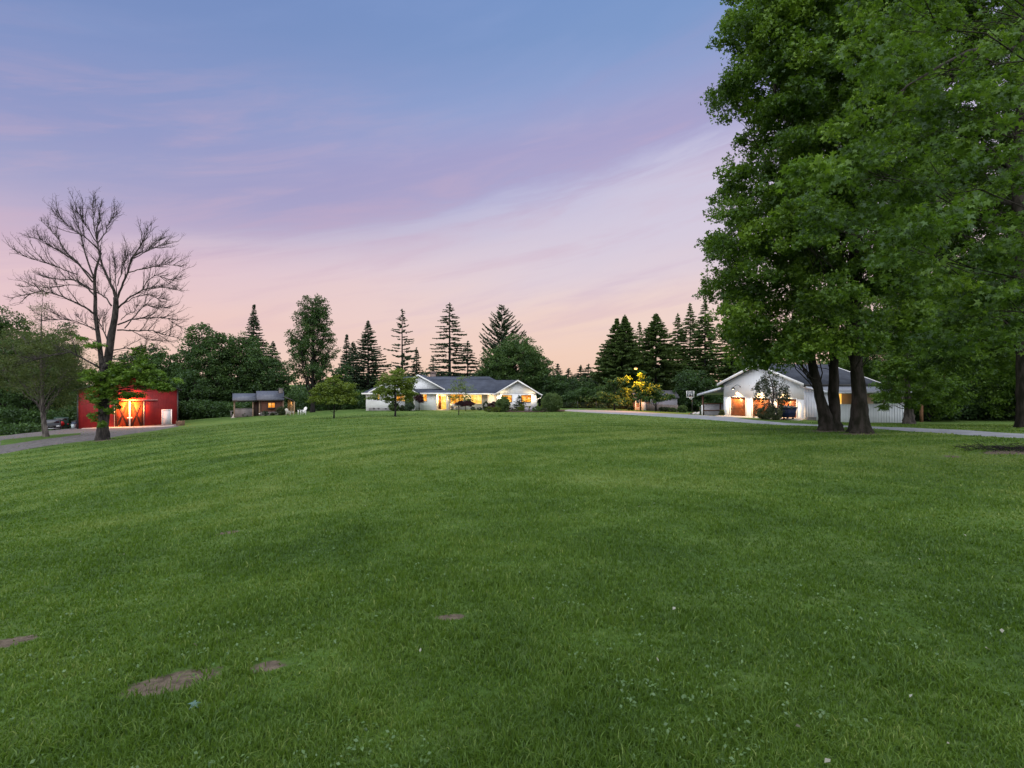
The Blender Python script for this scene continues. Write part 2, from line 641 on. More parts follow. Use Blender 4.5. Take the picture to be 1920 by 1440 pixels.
LEAF_BUSH = leafmat('bush_leaf', (0.020, 0.032, 0.014), (0.040, 0.058, 0.022), (0.075, 0.095, 0.035), 0.25)
LEAF_LIME = leafmat('lime_leaf', (0.070, 0.100, 0.014), (0.130, 0.170, 0.026), (0.200, 0.240, 0.050), 0.35)
LEAF_VAR = leafmat('variegated_leaf', (0.035, 0.055, 0.025), (0.090, 0.110, 0.050), (0.330, 0.340, 0.200), 0.25)
NEEDLE = leafmat('needle', (0.024, 0.040, 0.025), (0.050, 0.080, 0.044), (0.085, 0.126, 0.064), 0.3, 0.03)
NEEDLE_GREEN = leafmat('needle_green', (0.036, 0.062, 0.020), (0.080, 0.130, 0.036), (0.135, 0.200, 0.054), 0.3, 0.03)
GRASS = leafmat('grass_blade', (0.034, 0.074, 0.011), (0.084, 0.153, 0.020), (0.185, 0.240, 0.062), 0.4, 0.015)
WEED = leafmat('weed_leaf', (0.055, 0.110, 0.022), (0.100, 0.170, 0.050), (0.220, 0.290, 0.200), 0.3, 0.04)

# ------------------------------------------------------------------ terrain
def lawn_tint(x, y):
    """0..1 grass colour variation: worn, lush and mown bands, plus painted grazing light far off"""
    t = 0.46 + (vnoise(x, y, 7.0, 21) - 0.5) * 0.42 + (vnoise(x, y, 2.3, 22) - 0.5) * 0.34 + (vnoise(x, y, 0.8, 23) - 0.5) * 0.26 + (vnoise(x, y, 0.33, 24) - 0.5) * 0.22
    t = t + 0.22 * np.clip((vnoise(x, y, 1.5, 25) - 0.66) * 5, 0, 1) * vnoise(x, y, 0.25, 26) - 0.16 * np.clip((vnoise(x, y, 4.2, 27) - 0.62) * 5, 0, 1)
    r = np.hypot(x - 22.0, y - 5.0)
    st = np.sin(r * 2 * np.pi / 3.4)
    t = t + 0.15 * np.clip(st * 2.5, -1, 1) * np.clip((y - 14) / 12, 0, 1)
    t = t + 0.22 * np.clip((y - 12) / 35.0, 0, 1)  # distant grass painted paler, like lit blade tips at a grazing view
    return np.clip(t, 0.02, 0.98)


gm = bpy.data.materials.new('lawn')
gm.use_nodes = True
g = NT(gm.node_tree)
t = g.n('ShaderNodeTexCoord')
at = g.n('ShaderNodeAttribute', attribute_name='tint')
base_c = g.ramp(at.outputs['Fac'], [(0.0, (0.030, 0.066, 0.012)), (0.5, (0.062, 0.120, 0.022)), (1.0, (0.138, 0.198, 0.050))])
nA = g.noise(t.outputs['Object'], 14.0, 6.0, 0.7)
nB = g.noise(t.outputs['Object'], 2.2, 5.0, 0.6)
mpS = g.n('ShaderNodeMapping', in_0=t.outputs['Object'])
mpS.inputs['Scale'].default_value = (0.28, 1.5, 1)
nC = g.noise(mpS.outputs[0], 1.0, 5.0, 0.65)
c_a = g.mix(g.smooth(nA.outputs[0], 0.35, 0.65, 0.0, 0.6), base_c, (0.026, 0.050, 0.012, 1))
c_b = g.mix(g.smooth(nB.outputs[0], 0.50, 0.72, 0.0, 0.45), c_a, (0.085, 0.120, 0.045, 1))
c_c = g.mix(g.smooth(nC.outputs[0], 0.45, 0.70, 0.0, 0.45), c_b, (0.105, 0.160, 0.045, 1))
so = g.n('ShaderNodeAttribute', attribute_name='soil')
nS = g.noise(t.outputs['Object'], 16.0, 6.0, 0.7)
sm = g.smooth(g.math('ADD', so.outputs['Fac'], g.math('MULTIPLY', g.math('SUBTRACT', nS.outputs[0], 0.5), 0.9)), 0.30, 0.55)
soil_c = g.mix(g.smooth(nA.outputs[0], 0.35, 0.65), (0.128, 0.104, 0.082, 1), (0.068, 0.055, 0.043, 1))
c_c = g.mix(sm, c_c, soil_c)
bs = g.n('ShaderNodeBsdfPrincipled', in_0=c_c)
bs.inputs['Roughness'].default_value = 0.95
bs.inputs['Specular IOR Level'].default_value = 0.1
bp = g.n('ShaderNodeBump')
bp.inputs['Strength'].default_value = 0.8
bp.inputs['Distance'].default_value = 0.06
g.set(bp.inputs['Height'], g.math('ADD', nA.outputs[0], nC.outputs[0]))
g.set(bs.inputs['Normal'], bp.outputs[0])
g.n('ShaderNodeOutputMaterial', in_0=bs.outputs[0])

DIRT = []
for px, py, rx, ry in [(322, 1284, 0.36, 0.20), (500, 1258, 0.15, 0.10), (4, 1208, 0.34, 0.20), (845, 1163, 0.17, 0.10), (430, 1000, 0.25, 0.12), (1900, 848, 1.5, 0.8), (1785, 856, 0.6, 0.25), (1555, 808, 1.5, 0.9), (1610, 814, 1.5, 0.9), (194, 826, 0.9, 0.6)]:
    c = ground_px(px, py)
    DIRT.append((c[0], c[1], rx, ry))


def soil(x, y):
    """1 in the middle of a bare patch, 0 at its ragged rim"""
    out = np.zeros(len(x))
    for cx, cy, rx, ry in DIRT:
        u = (x - cx) / rx
        v = (y - cy - 0.25 * (x - cx)) / ry
        out = np.maximum(out, 1.25 - np.hypot(u, v))
    return np.clip(out, 0, 1.25)


rad = np.concatenate([np.geomspace(0.6, 130, 260), np.geomspace(136, 4000, 34)])
ang = np.concatenate([np.linspace(-62, 62, 420), np.linspace(64, 296, 90)]) * math.pi / 180
RR, AA = np.meshgrid(rad, ang, indexing='ij')
gx, gy = (RR * np.sin(AA)).ravel(), (RR * np.cos(AA)).ravel()
gz = H(gx, gy)
na = len(ang)
ii = np.arange(len(rad) - 1)[:, None] * na
jj = np.arange(na)[None]
jn = (jj + 1) % na
gf = np.stack([ii + jj, ii + jn, ii + na + jn, ii + na + jj], -1).reshape(-1, 4)[:, ::-1]
ac = Acc()
ac.add(np.stack([gx, gy, gz], 1), gf, lawn_tint(gx, gy))
ac.add(np.array([[0, 0, h1(0, 0)]]), np.zeros((0, 3), int))
cidx = ac.n - 1
ac.l.append(np.stack([np.full(na, cidx), (np.arange(na) + 1) % na, np.arange(na)], 1).ravel())
ac.s.append(np.full(na, 3))
gr = structure(ac.build('ground', gm, smooth=True))
gr.data.attributes.new('soil', 'FLOAT', 'POINT').data.foreach_set('value', np.append(soil(gx, gy), 0).astype(np.float32))

GRAVEL = surf('gravel', (0.105, 0.10, 0.105), (0.062, 0.058, 0.060), 3.0, 0.95, 10, 0.6, 30.0)
ASPHALT = surf('asphalt', (0.200, 0.212, 0.240), (0.148, 0.158, 0.182), 1.2, 0.9, 10, 0.3, 40.0)
SOIL = surf('bare_soil', (0.190, 0.130, 0.100), (0.110, 0.075, 0.056), 9.0, 0.98, 8, 1.0, 30.0)
MULCH = surf('bark_mulch', (0.060, 0.032, 0.024), (0.030, 0.017, 0.013), 9.0, 0.98, 8, 1.0, 25.0)


def strip(name, near_px, far_px, mat, lift=0.05, nu=90, nv=10):
    """a paved surface between two edge curves given on the ground"""
    def curve(pts):
        w = np.array([q if len(q) == 3 else ground_px(*q) for q in pts], float)[:, :2]
        s = np.concatenate([[0], np.cumsum(np.linalg.norm(np.diff(w, axis=0), axis=1))])
        u = np.linspace(0, s[-1], nu)
        k = np.stack([np.interp(u, s, w[:, 0]), np.interp(u, s, w[:, 1])], 1)
        for _ in range(3):
            k[1:-1] = (k[:-2] + 2 * k[1:-1] + k[2:]) / 4
        return k
    a, b = curve(near_px), curve(far_px)
    v = np.linspace(0, 1, nv)[None, :, None]
    q = (a[:, None] * (1 - v) + b[:, None] * v).reshape(-1, 2)
    wob = (vnoise(q[:, 0], q[:, 1], 1.7, 31) - 0.5) * 0.3
    q[:, 1] += wob
    z = H(q[:, 0], q[:, 1]) + lift
    ed = np.zeros((nu, nv))
    ed[:, 0] = ed[:, -1] = ed[0, :] = ed[-1, :] = 0.10
    z -= ed.ravel()
    i = np.arange(nu - 1)[:, None] * nv
    j = np.arange(nv - 1)[None]
    f = np.stack([i + j, i + nv + j, i + nv + j + 1, i + j + 1], -1).reshape(-1, 4)
    ac = Acc()
    ac.add(np.column_stack([q, z]), f)
    o = ac.build(name, mat, smooth=True)
    o['kind'] = 'structure'
    return o


# driveway: from the right edge past the garage to the house
near = [P(2150, 840, 22), P(1920, 827.5, 25.5), P(1760, 816, 30), P(1633, 808, 34.5), P(1500, 798, 42), P(1400, 793, 48), P(1280, 787, 57), P(1180, 779, 68), P(1100, 774, 77), P(1050, 769.5, 86)]
far = [P(2150, 832, 25), P(1920, 819.5, 28), P(1760, 809, 33.5), P(1633, 803, 38), P(1500, 794, 45.5), P(1400, 786, 55), P(1370, 781, 66), P(1320, 778.5, 72), P(1200, 772, 86), P(1060, 767.5, 92)]
strip('driveway', near, far, ASPHALT, 0.05)
strip('garage_apron', [P(1500, 787, 54.5), P(1440, 786, 57), P(1340, 784, 66)], [P(1512, 786, 58.5), P(1430, 782, 64.5), P(1350, 780, 72)], CONC, 0.09, 40, 8)
# gravel yard before the red barn with a grass island between two lanes
strip('gravel_yard', [P(-150, 868, 33), P(0, 852, 37.5), P(100, 835, 42), P(195, 826, 44.5), P(300, 807, 55), P(334, 799.5, 66)],
      [P(-150, 822, 60), P(0, 817, 65), P(60, 812, 72), P(130, 803, 79), P(240, 800, 76), P(336, 797, 75)], GRAVEL, 0.05, 110, 24)
isl = strip('grass_island', [P(0, 836, 43), P(60, 829, 46), P(110, 822, 49), P(150, 818, 52)], [P(0, 829, 49), P(50, 825, 52), P(100, 818.5, 55), P(152, 816, 56)], gm, 0.12, 50, 8)
strip('barn_apron', [P(150, 805, 69), P(240, 803, 69.2), P(325, 800, 69.5)], [P(150, 803, 72.3), P(240, 802, 72.3), P(330, 800, 72.3)], CONC, 0.10, 40, 5)
# planting bed by the house
strip('mulch_bed', [P(925, 773, 80), P(965, 776, 78), P(1010, 775, 78.5), P(1058, 771, 82)], [P(925, 768, 85.5), P(965, 768, 85.5), P(1010, 768, 86), P(1060, 767.5, 88)], MULCH, 0.16, 40, 8)

# ------------------------------------------------------------------ grass blades
drive_y = lambda q: np.interp(q, [p[0] for p in near[::-1]], [p[1] for p in near[::-1]])
drive_y2 = lambda q: np.interp(q, [p[0] for p in far[::-1]], [p[1] for p in far[::-1]])
_yd = sorted([(v[0], v[1]) for v in (P(-150, 868, 33), P(0, 852, 37.5), P(100, 835, 42), P(195, 826, 44.5), P(300, 807, 55), P(334, 799.5, 66))])
yard_x = [v[0] for v in _yd] + [_yd[-1][0] + 1.0, _yd[-1][0] + 4, -22]
yard_y = [v[1] for v in _yd] + [72, 76, 79]


def blades(n, rmin, rmax, seed, hmin, hmax, wk):
    rg = np.random.RandomState(seed)
    r = np.exp(rg.uniform(np.log(rmin), np.log(rmax), n))
    a = np.radians(rg.uniform(-72, 72, n))
    x, y = r * np.sin(a), r * np.cos(a)
    keep = rg.rand(n) < np.clip((90 - r) / 60.0, 0, 1)
    sq = soil(x, y) + (vnoise(x, y, 0.09, 47) - 0.5) * 0.9
    keep &= ~(rg.rand(n) < np.clip((sq - 0.15) / 0.35, 0, 0.96))
    # keep the road clear
    keep &= (H(x, y) < 50) & ~((y > drive_y(x) - 0.4) & (y < drive_y2(x) + 0.3) & (x > 5)) & (y < 80) & ~((x > 20) & (y > 52))
    keep &= ~((x < -14) & (y > np.interp(x, yard_x, yard_y) - 0.4))
    x, y, r = x[keep], y[keep], r[keep]
    n = len(x)
    z = H(x, y)
    dens = vnoise(x, y, 0.5, 41) * 0.6 + vnoise(x, y, 0.17, 42) * 0.4
    h = (hmin + (hmax - hmin) * rg.rand(n)) * (0.30 + 1.35 * dens) * (1 + r * 0.006)
    w = 0.0032 * (0.7 + 0.6 * rg.rand(n)) * np.maximum(1, r / wk) ** 0.85
    th = rg.uniform(0, 2 * np.pi, n)
    lean = np.abs(rg.normal(0, 0.55, n)) + 0.15
    ld = rg.uniform(0, 2 * np.pi, n)
    side = np.stack([np.cos(th), np.sin(th), np.zeros(n)], 1) * w[:, None]
    lv = np.stack([np.cos(ld), np.sin(ld), np.zeros(n)], 1)
    p0 = np.stack([x, y, z - 0.005], 1)
    up = np.array([0, 0, 1.0])
    p1 = p0 + lv * (0.35 * h * lean)[:, None] + up * (0.6 * h)[:, None]
    p2 = p0 + lv * (h * lean * 1.1)[:, None] + up * (h * np.clip(1.05 - 0.35 * lean, 0.3, 1))[:, None]
    v = np.stack([p0 - side, p0 + side, p1 + side * 0.8, p1 - side * 0.8, p2], 1).reshape(-1, 3)
    tint = np.clip(lawn_tint(x, y) + rg.normal(0, 0.13, n) + (rg.rand(n) < 0.05) * 0.45, 0, 1)
    return v, n, np.repeat(tint, 5)


gv, gn, gt = blades(900000, 2.0, 85, 3, 0.032, 0.066, 3.2)
ac = Acc()
idx = np.arange(gn)[:, None] * 5
ac.add(gv, idx + np.array([[0, 1, 2, 3]]), gt)
ac.l.append((idx + np.array([[3, 2, 4]])).ravel())
ac.s.append(np.full(gn, 3))
tag(ac.build('grass', GRASS), 'short mown green lawn grass covering the foreground', 'grass', kind='stuff')

# ------------------------------------------------------------------ leaves and trees
def _maple():
    v = [(0, 0, 0)]
    tips = [(-2.2, 0.62), (-1.15, 0.92), (0, 1.0), (1.15, 0.92), (2.2, 0.62)]
    outl = [(-2.75, 0.30)]
    for i, (a, r) in enumerate(tips):
        outl.append((a, r))
        nx = tips[i + 1][0] if i < 4 else 3.3
        outl.append(((a + nx) / 2 if i < 4 else 2.75, 0.40 if i < 4 else 0.30))
    for a, r in outl:
        v.append((math.cos(a) * r, math.sin(a) * r, -0.22 * r * r))
    f = [(0, 1 + 2 * i, 2 + 2 * i, 3 + 2 * i) for i in range(5)]
    return np.array(v) * np.array([0.62, 0.62, 0.62]), np.array(f)


T_MAPLE = _maple()
T_MAPLE3 = (np.array([(0, 0, 0), (-0.25, -0.30, -0.02), (0.10, -0.56, -0.10), (0.26, -0.20, -0.03), (0.66, 0.0, -0.14), (0.26, 0.20, -0.03), (0.10, 0.56, -0.10), (-0.25, 0.30, -0.02)]),
            np.array([(0, 1, 2, 3), (0, 3, 4, 5), (0, 5, 6, 7)]))
T_KITE = (np.array([(-0.5, 0, 0), (0.05, -0.34, 0.08), (0.55, 0, -0.1), (0.05, 0.34, 0.08)]), np.array([(0, 1, 2, 3)]))
T_SPRIG = (np.array([(-0.5, 0, 0), (0.0, -0.36, 0.10), (0.5, 0.0, -0.06), (0.0, 0.22, 0.12),
                     (-0.2, 0.05, 0), (0.1, 0.1, 0.36), (0.45, 0.2, 0.10), (0.1, 0.35, -0.1)]), np.array([(0, 1, 2, 3), (4, 5, 6, 7)]))
T_NARROW = (np.array([(-0.5, 0, 0), (0.05, -0.16, 0.04), (0.55, 0, -0.12), (0.05, 0.16, 0.04)]), np.array([(0, 1, 2, 3)]))


def unit(a):
    return a / (np.linalg.norm(a, axis=-1, keepdims=True) + 1e-9)


def put_leaves(ac, pos, size, nrm, axis, tmpl, tint):
    tv, tf = tmpl
    nrm = unit(nrm)
    axis = unit(axis - nrm * (axis * nrm).sum(1, keepdims=True))
    bi = np.cross(nrm, axis)
    s = size[:, None, None]
    v = pos[:, None] + s * (tv[None, :, 0:1] * axis[:, None] + tv[None, :, 1:2] * bi[:, None] + tv[None, :, 2:3] * nrm[:, None])
    k = len(tv)
    f = (np.arange(len(pos))[:, None, None] * k + tf[None]).reshape(-1, tf.shape[1])
    ac.add(v.reshape(-1, 3), f, np.repeat(tint, k))


def leaf_clusters(ac, rg, centers, R, flat, per, size, tmpl, droop=0.35, up=1.0, tbase=0.5, tvar=0.16, spread=0.5):
    m = len(centers)
    if m == 0:
        return
    cnt = m * per
    ci = np.repeat(np.arange(m), per)
    u = unit(rg.normal(size=(cnt, 3))) * (rg.rand(cnt, 1) ** 0.5)
    Rv = np.asarray(R) if np.ndim(R) else np.full(m, R)
    off = u * np.stack([Rv[ci], Rv[ci], Rv[ci] * flat], 1)
    # clusters sag towards their outer rim
    off[:, 2] -= droop * 0.5 * (np.hypot(off[:, 0], off[:, 1]) ** 2) / (Rv[ci] + 1e-6)
    pos = centers[ci] + off
    nrm = np.array([0, 0, up]) + rg.normal(size=(cnt, 3)) * spread + off * 0.25
    ax = unit(off + 1e-4) + rg.normal(size=(cnt, 3)) * 0.6 + np.array([0, 0, -droop])
    ct = tbase + rg.normal(0, tvar * 0.8, m)
    tint = np.clip(ct[ci] + rg.normal(0, tvar, cnt), 0, 1)
    put_leaves(ac, pos, size * (0.65 + 0.6 * rg.rand(cnt)), nrm, ax, tmpl, tint)


def bez(a, b, c, n):
    s = np.linspace(0, 1, n)[:, None]
    return a * (1 - s) ** 2 + 2 * b * s * (1 - s) + c * s * s


def rough_path(path, rg, amp):
    path = np.array(path, float)
    path[1:-1] += rg.normal(size=(len(path) - 2, 3)) * amp
    return path


def path_at(path, f):
    s = np.linspace(0, 1, len(path))
    return np.array([np.interp(f, s, path[:, k]) for k in range(3)])


def trunk_flare(ac, path, r0, r1, rg, sides=14, flare=1.5):
    path = np.asarray(path, float)
    n = 22
    s = np.linspace(0, 1, len(path))
    f = np.linspace(0, 1, n) ** 1.5
    q = np.stack([np.interp(f, s, path[:, k]) for k in range(3)], 1)
    hgt = q[:, 2] - q[0, 2]
    rr = (r0 + (r1 - r0) * f) * (1 + (flare - 1) * np.exp(-hgt / max(0.35, r0 * 1.5)))
    n0 = ac.n
    ac.tube(q, rr, sides)
    v = ac.v[-1]
    # lumpy bark and root buttresses
    cen = np.repeat(q, sides, axis=0)
    d = v - cen
    an = np.tile(np.linspace(0, 2 * np.pi, sides, endpoint=False), n)
    hh = np.repeat(hgt, sides)
    k = 1 + 0.07 * rg.normal(size=len(v)) + 0.22 * np.sin(an * 3 + 1.3) * np.exp(-hh / (r0 * 1.2 + 0.2))
    ac.v[-1] = cen + d * k[:, None]
    return q


def tree(name, label, base, trunks, lobes, leaf, bark, seed, cat='tree', group=None, amin=0.25, limbp=1.0, lup=1.0, stray=0.08, ntw=14, sag=0.0, lvar=0.0, leaf_size=0.2, per=60, cl_R=0.7, cl_density=1.0, flat=0.4,
         tmpl=T_KITE, limb_r=0.09, droop=0.35, tbase=0.5, tvar=0.16, twigs=True, sides=12, flare=1.5, extra_limbs=(), shell=0.45, spread=0.5):
    """trunks: [(points, r0, r1)], lobes: [(centre, radii)] in world metres"""
    rg = np.random.RandomState(seed)
    root = thing(name, label, cat, base, group=group)
    wood = Acc()
    tr_paths = []
    for pts, r0, r1 in trunks:
        tr_paths.append(trunk_flare(wood, pts, r0, r1, rg, sides, flare))
    for pts, r0, r1 in extra_limbs:
        pts = np.array(pts, float)
        wood.tube(pts, np.linspace(r0, r1, len(pts)), 7)
    crown = Acc()
    for c, r in lobes:
        c, r = np.array(c, float), np.array(r, float)
        vol = (r[0] * r[1] * r[2]) ** (1 / 3.0)
        m = max(3, int(round(cl_density * 5.0 * (vol / cl_R) ** 2)))
        u = unit(rg.normal(size=(m, 3))) * (shell + (1 - shell) * rg.rand(m, 1) ** 0.6) * np.where(rg.rand(m, 1) < stray, rg.uniform(1.05, 1.45, (m, 1)), 1.0)
        cc = c + u * r
        if sag:
            cc[:, 2] -= sag * np.hypot(cc[:, 0] - c[0], cc[:, 1] - c[1]) ** 1.3 - 0.2
        leaf_clusters(crown, rg, cc, cl_R * (0.7 + 0.6 * rg.rand(m)), flat, per, leaf_size * rg.uniform(0.85, 1.15), tmpl, droop, lup, tbase + rg.normal(0, lvar + 1e-6), tvar, spread)
        if twigs and rg.rand() < limbp:
            best, bd = None, 1e9
            for q in tr_paths:
                f = np.clip((c[2] - 0.22 * np.hypot(c[0] - q[0, 0], c[1] - q[0, 1]) - q[0, 2]) / (q[-1, 2] - q[0, 2] + 1e-6), amin + 0.12 * rg.rand(), 0.98)
                p = path_at(q, f)
                d = np.linalg.norm(p - c)
                if d < bd:
                    best, bd = p, d
            mid = (best + c) / 2 + np.array([0, 0, 0.12 * bd])
            lp = rough_path(bez(best, mid, c, 9), rg, 0.02 * bd)
            lr = limb_r * (0.6 + 0.08 * bd)
            wood.tube(lp, np.linspace(lr, lr * 0.35, 9), 6, cap=False)
            for q in cc[:min(m, ntw)]:
                st = path_at(lp, rg.uniform(0.55, 1.0))
                tp = rough_path(bez(st, (st + q) / 2 + np.array([0, 0, 0.1]), q, 5), rg, 0.04)
                wood.tube(tp, np.linspace(lr * 0.33, lr * 0.08, 5), 4, cap=False)
    wood.build('trunk', bark, root, smooth=True)
    crown.build('crown', leaf, root)
    return root


def auto_lobes(rg, cx, cy, z0, z1, rx, ry, n, k=0.42, top_narrow=0.3):
    """an uneven crown: lobes spread over an ellipsoid between z0 and z1"""
    out = []
    zc, rz = (z0 + z1) / 2, (z1 - z0) / 2
    for i in range(n):
        f = (i + 0.5) / n
        zz = -0.85 + 1.75 * f
        prof = math.sqrt(max(0.06, 1 - min(0.97, zz * zz))) * (1 - top_narrow * max(0, zz))
        a = i * 2.399 + rg.uniform(-0.5, 0.5)
        rr = prof * (0.62 + 0.15 * rg.rand())
        lr = k * (0.75 + 0.5 * rg.rand())
        out.append(((cx + math.cos(a) * rr * rx, cy + math.sin(a) * rr * ry, zc + zz * rz * 0.80),
                    (rx * lr, ry * lr, min(rz * lr, rx * lr * 1.1))))
    out.append(((cx, cy, zc), (rx * 0.5, ry * 0.5, rz * 0.55)))
    return out


def far_tree(name, label, px, top, width, bottom, d, seed, leaf=None, n=12, size=0.34, per=34, cl_R=0.95, dens=1.0, bark=None, lean=0.0, k=0.42, base_py=None, tr=0.28, tbase=0.5, group=None, narrow=0.3, flat=0.55, sparse=False, spread=0.8, tmpl=None, cat='tree'):
    rg = np.random.RandomState(seed)
    X = hx(px, d)
    zb = h1(X, d)
    rx = width / 2 * d / F
    z1, z0 = hz(top, d), hz(bottom, d)
    lob = auto_lobes(rg, X, d, z0, z1, rx, rx, n, k, narrow)
    tp = np.array([(X, d, zb - 0.2), (X + lean * 0.3, d, (zb + z0) / 2 + 0.5), (X + lean, d + 0.2, z0 + (z1 - z0) * 0.45), (X + lean, d, z1 - (z1 - z0) * 0.12)])
    return tree(name, label, (X, d, zb), [(tp, tr, tr * 0.2)], lob, leaf or LEAF_FAR, bark or BARK, seed, leaf_size=size, per=per, cl_R=cl_R, cl_density=dens, flat=flat,
                limb_r=tr * 0.35, tbase=tbase, group=group, sides=9, flare=1.35, tmpl=tmpl or T_SPRIG, spread=spread, cat=cat)


def conifer(name, label, px, top, width, d, seed, mat=None, bare=0.06, droop=0.30, power=0.85, gap=0.55, up=0.0, spray=0.66, dens=1.0, base=None, cone=1.0, twin=False, group=None, irregular=0.2, trunk_r=0.3, crown_from=None):
    """whorled branches with hanging sprays"""
    rg = np.random.RandomState(seed)
    X = hx(px, d)
    zb = h1(X, d)
    z1 = hz(top, d)
    Hh = z1 - zb
    R = width / 2 * d / F
    root = thing(name, label, 'tree', (X, d, zb), group=group)
    wood, crown = Acc(), Acc()
    stems = [(0.0, 1.0)] if not twin else [(-0.75, 0.965), (0.75, 1.0)]
    for sxo, hk in stems:
        top_z = zb + Hh * hk
        ts = np.linspace(0, 1, 9)
        wood.tube(np.stack([X + sxo * np.clip(ts * 2.2 - 0.6, 0, 1), np.full(9, d) + 0.1 * np.sin(ts * 5), zb - 0.2 + (top_z - zb + 0.2) * ts], 1), trunk_r * (1 - 0.93 * ts) + 0.01, 7)
        z = zb + Hh * bare
        bpos, btip = [], []
        pos, axs, siz, tin, nrms = [], [], [], [], []
        while z < top_z - 0.15:
            f = (z - zb) / (top_z - zb)
            L = min(R * 1.08, R * 1.9 * cone * max(0.02, (1 - f)) ** (power + 0.12))
            if f < 0.3:
                L *= 0.80 + 0.66 * f
            nb = int(rg.randint(5, 8))
            a0 = rg.rand() * 6.28
            for bI in range(nb):
                if rg.rand() < irregular * 0.6:
                    continue
                a = a0 + bI * 6.283 / nb + rg.normal(0, 0.25)
                l = L * rg.uniform(1 - irregular * 1.6, 1.08)
                if l < 0.15:
                    l = 0.15
                m = max(4, int(l * 2.6))
                s = np.linspace(0, 1, m)
                dirx, diry = math.cos(a), math.sin(a)
                rise = up * l * s + 0.18 * l * s * (up <= 0) - droop * l * s ** 2 + 0.10 * l * np.clip(s - 0.75, 0, 1) * 3
                bx = X + sxo * min(1.0, max(0, f * 2.2 - 0.6)) + dirx * l * s
                by = d + diry * l * s
                bz = z + rise + rg.normal(0, 0.24 * gap * (2.5 * irregular))
                pth = np.stack([bx, by, bz], 1)
                wood.tube(pth[:: max(1, m // 4)] if m > 8 else pth, 0.035 * (0.4 + 0.6 * (1 - f)), 3, cap=False)
                ns = max(7, int(l * 20 * dens))
                sp = rg.uniform(0.12, 1.02, ns) ** 0.8
                pp = np.stack([np.interp(sp, s, pth[:, k]) for k in range(3)], 1)
                sd = rg.choice([-1, 1], ns)
                ang2 = a + sd * rg.uniform(0.3, 1.15, ns)
                ax = np.stack([np.cos(ang2), np.sin(ang2), rg.normal(-0.18 - 0.3 * droop + 0.55 * up, 0.22, ns)], 1)
                sz = spray * (0.55 + 0.6 * rg.rand(ns)) * (0.65 + 0.5 * (1 - sp)) * (0.6 + 0.5 * (1 - f))
                pos.append(pp + unit(ax) * (sz * 0.4)[:, None])
                axs.append(ax)
                siz.append(sz)
                nrms.append(np.array([0, 0, 1.0]) + rg.normal(size=(ns, 3)) * 0.5)
                tin.append(np.clip(0.45 + 0.25 * (sp - 0.5) + rg.normal(0, 0.16, ns), 0, 1))
            z += gap * rg.uniform(0.7, 1.3) * (0.55 + 0.6 * (1 - f))
        # leader
        k = 14
        pos.append(np.stack([np.full(k, X + sxo) + rg.normal(0, 0.06, k), np.full(k, d) + rg.normal(0, 0.06, k), top_z - rg.rand(k) * 1.3], 1))
        axs.append(np.stack([rg.normal(0, 0.5, k), rg.normal(0, 0.5, k), np.full(k, 0.9)], 1))
        siz.append(np.full(k, 0.4))
        nrms.append(rg.normal(size=(k, 3)))
        tin.append(np.full(k, 0.4))
        put_leaves(crown, np.concatenate(pos), np.concatenate(siz), np.concatenate(nrms), np.concatenate(axs), T_SPRIG, np.concatenate(tin))
    wood.build('trunk', BARK, root, smooth=True)
    crown.build('crown', mat or NEEDLE, root)
    return root


def shrub(name, label, px, py_base, w, h, d, seed, leaf, size=0.10, per=40, n=None, cat='shrub', round_=True, group=None, flat=0.8, stem=True, z_lift=0.0, tbase=0.5):
    """a bush: w, h in metres"""
    rg = np.random.RandomState(seed)
    X = hx(px, d)
    zb = h1(X, d)
    root = thing(name, label, cat, (X, d, zb), group=group)
    ac = Acc()
    m = n or int(60 * max(0.5, w * h / 1.5))
    u = unit(rg.normal(size=(m, 3)))
    rr = 0.80 + 0.16 * rg.rand(m, 1) if round_ else 0.45 + 0.65 * rg.rand(m, 1)
    cc = np.array([X, d, zb + z_lift + h * 0.52]) + u * rr * np.array([w / 2, w / 2, h * 0.5])
    leaf_clusters(ac, rg, cc, min(w, h) * 0.16, flat, per, size, T_SPRIG, 0.1, 0.4, tbase, 0.16, 0.9)
    st = Acc()
    for i in range(5):
        a = rg.rand() * 6.28
        st.tube(rough_path([(X + 0.05 * math.cos(a), d + 0.05 * math.sin(a), zb - 0.1), (X + 0.12 * w * math.cos(a), d + 0.12 * w * math.sin(a), zb + z_lift * 0.8 + h * 0.25), (X + 0.28 * w * math.cos(a), d + 0.28 * w * math.sin(a), zb + z_lift + h * 0.65)], rg, 0.02), [0.035, 0.028, 0.012], 5)
    st.build('stem', BARK, root, smooth=True)
    ac.build('foliage', leaf, root)
    return root

# ------------------------------------------------------------------ house
WARM = (1.0, 0.62, 0.26)
WARM_WHITE = (1.0, 0.78, 0.48)
AMBER = (1.0, 0.56, 0.12)


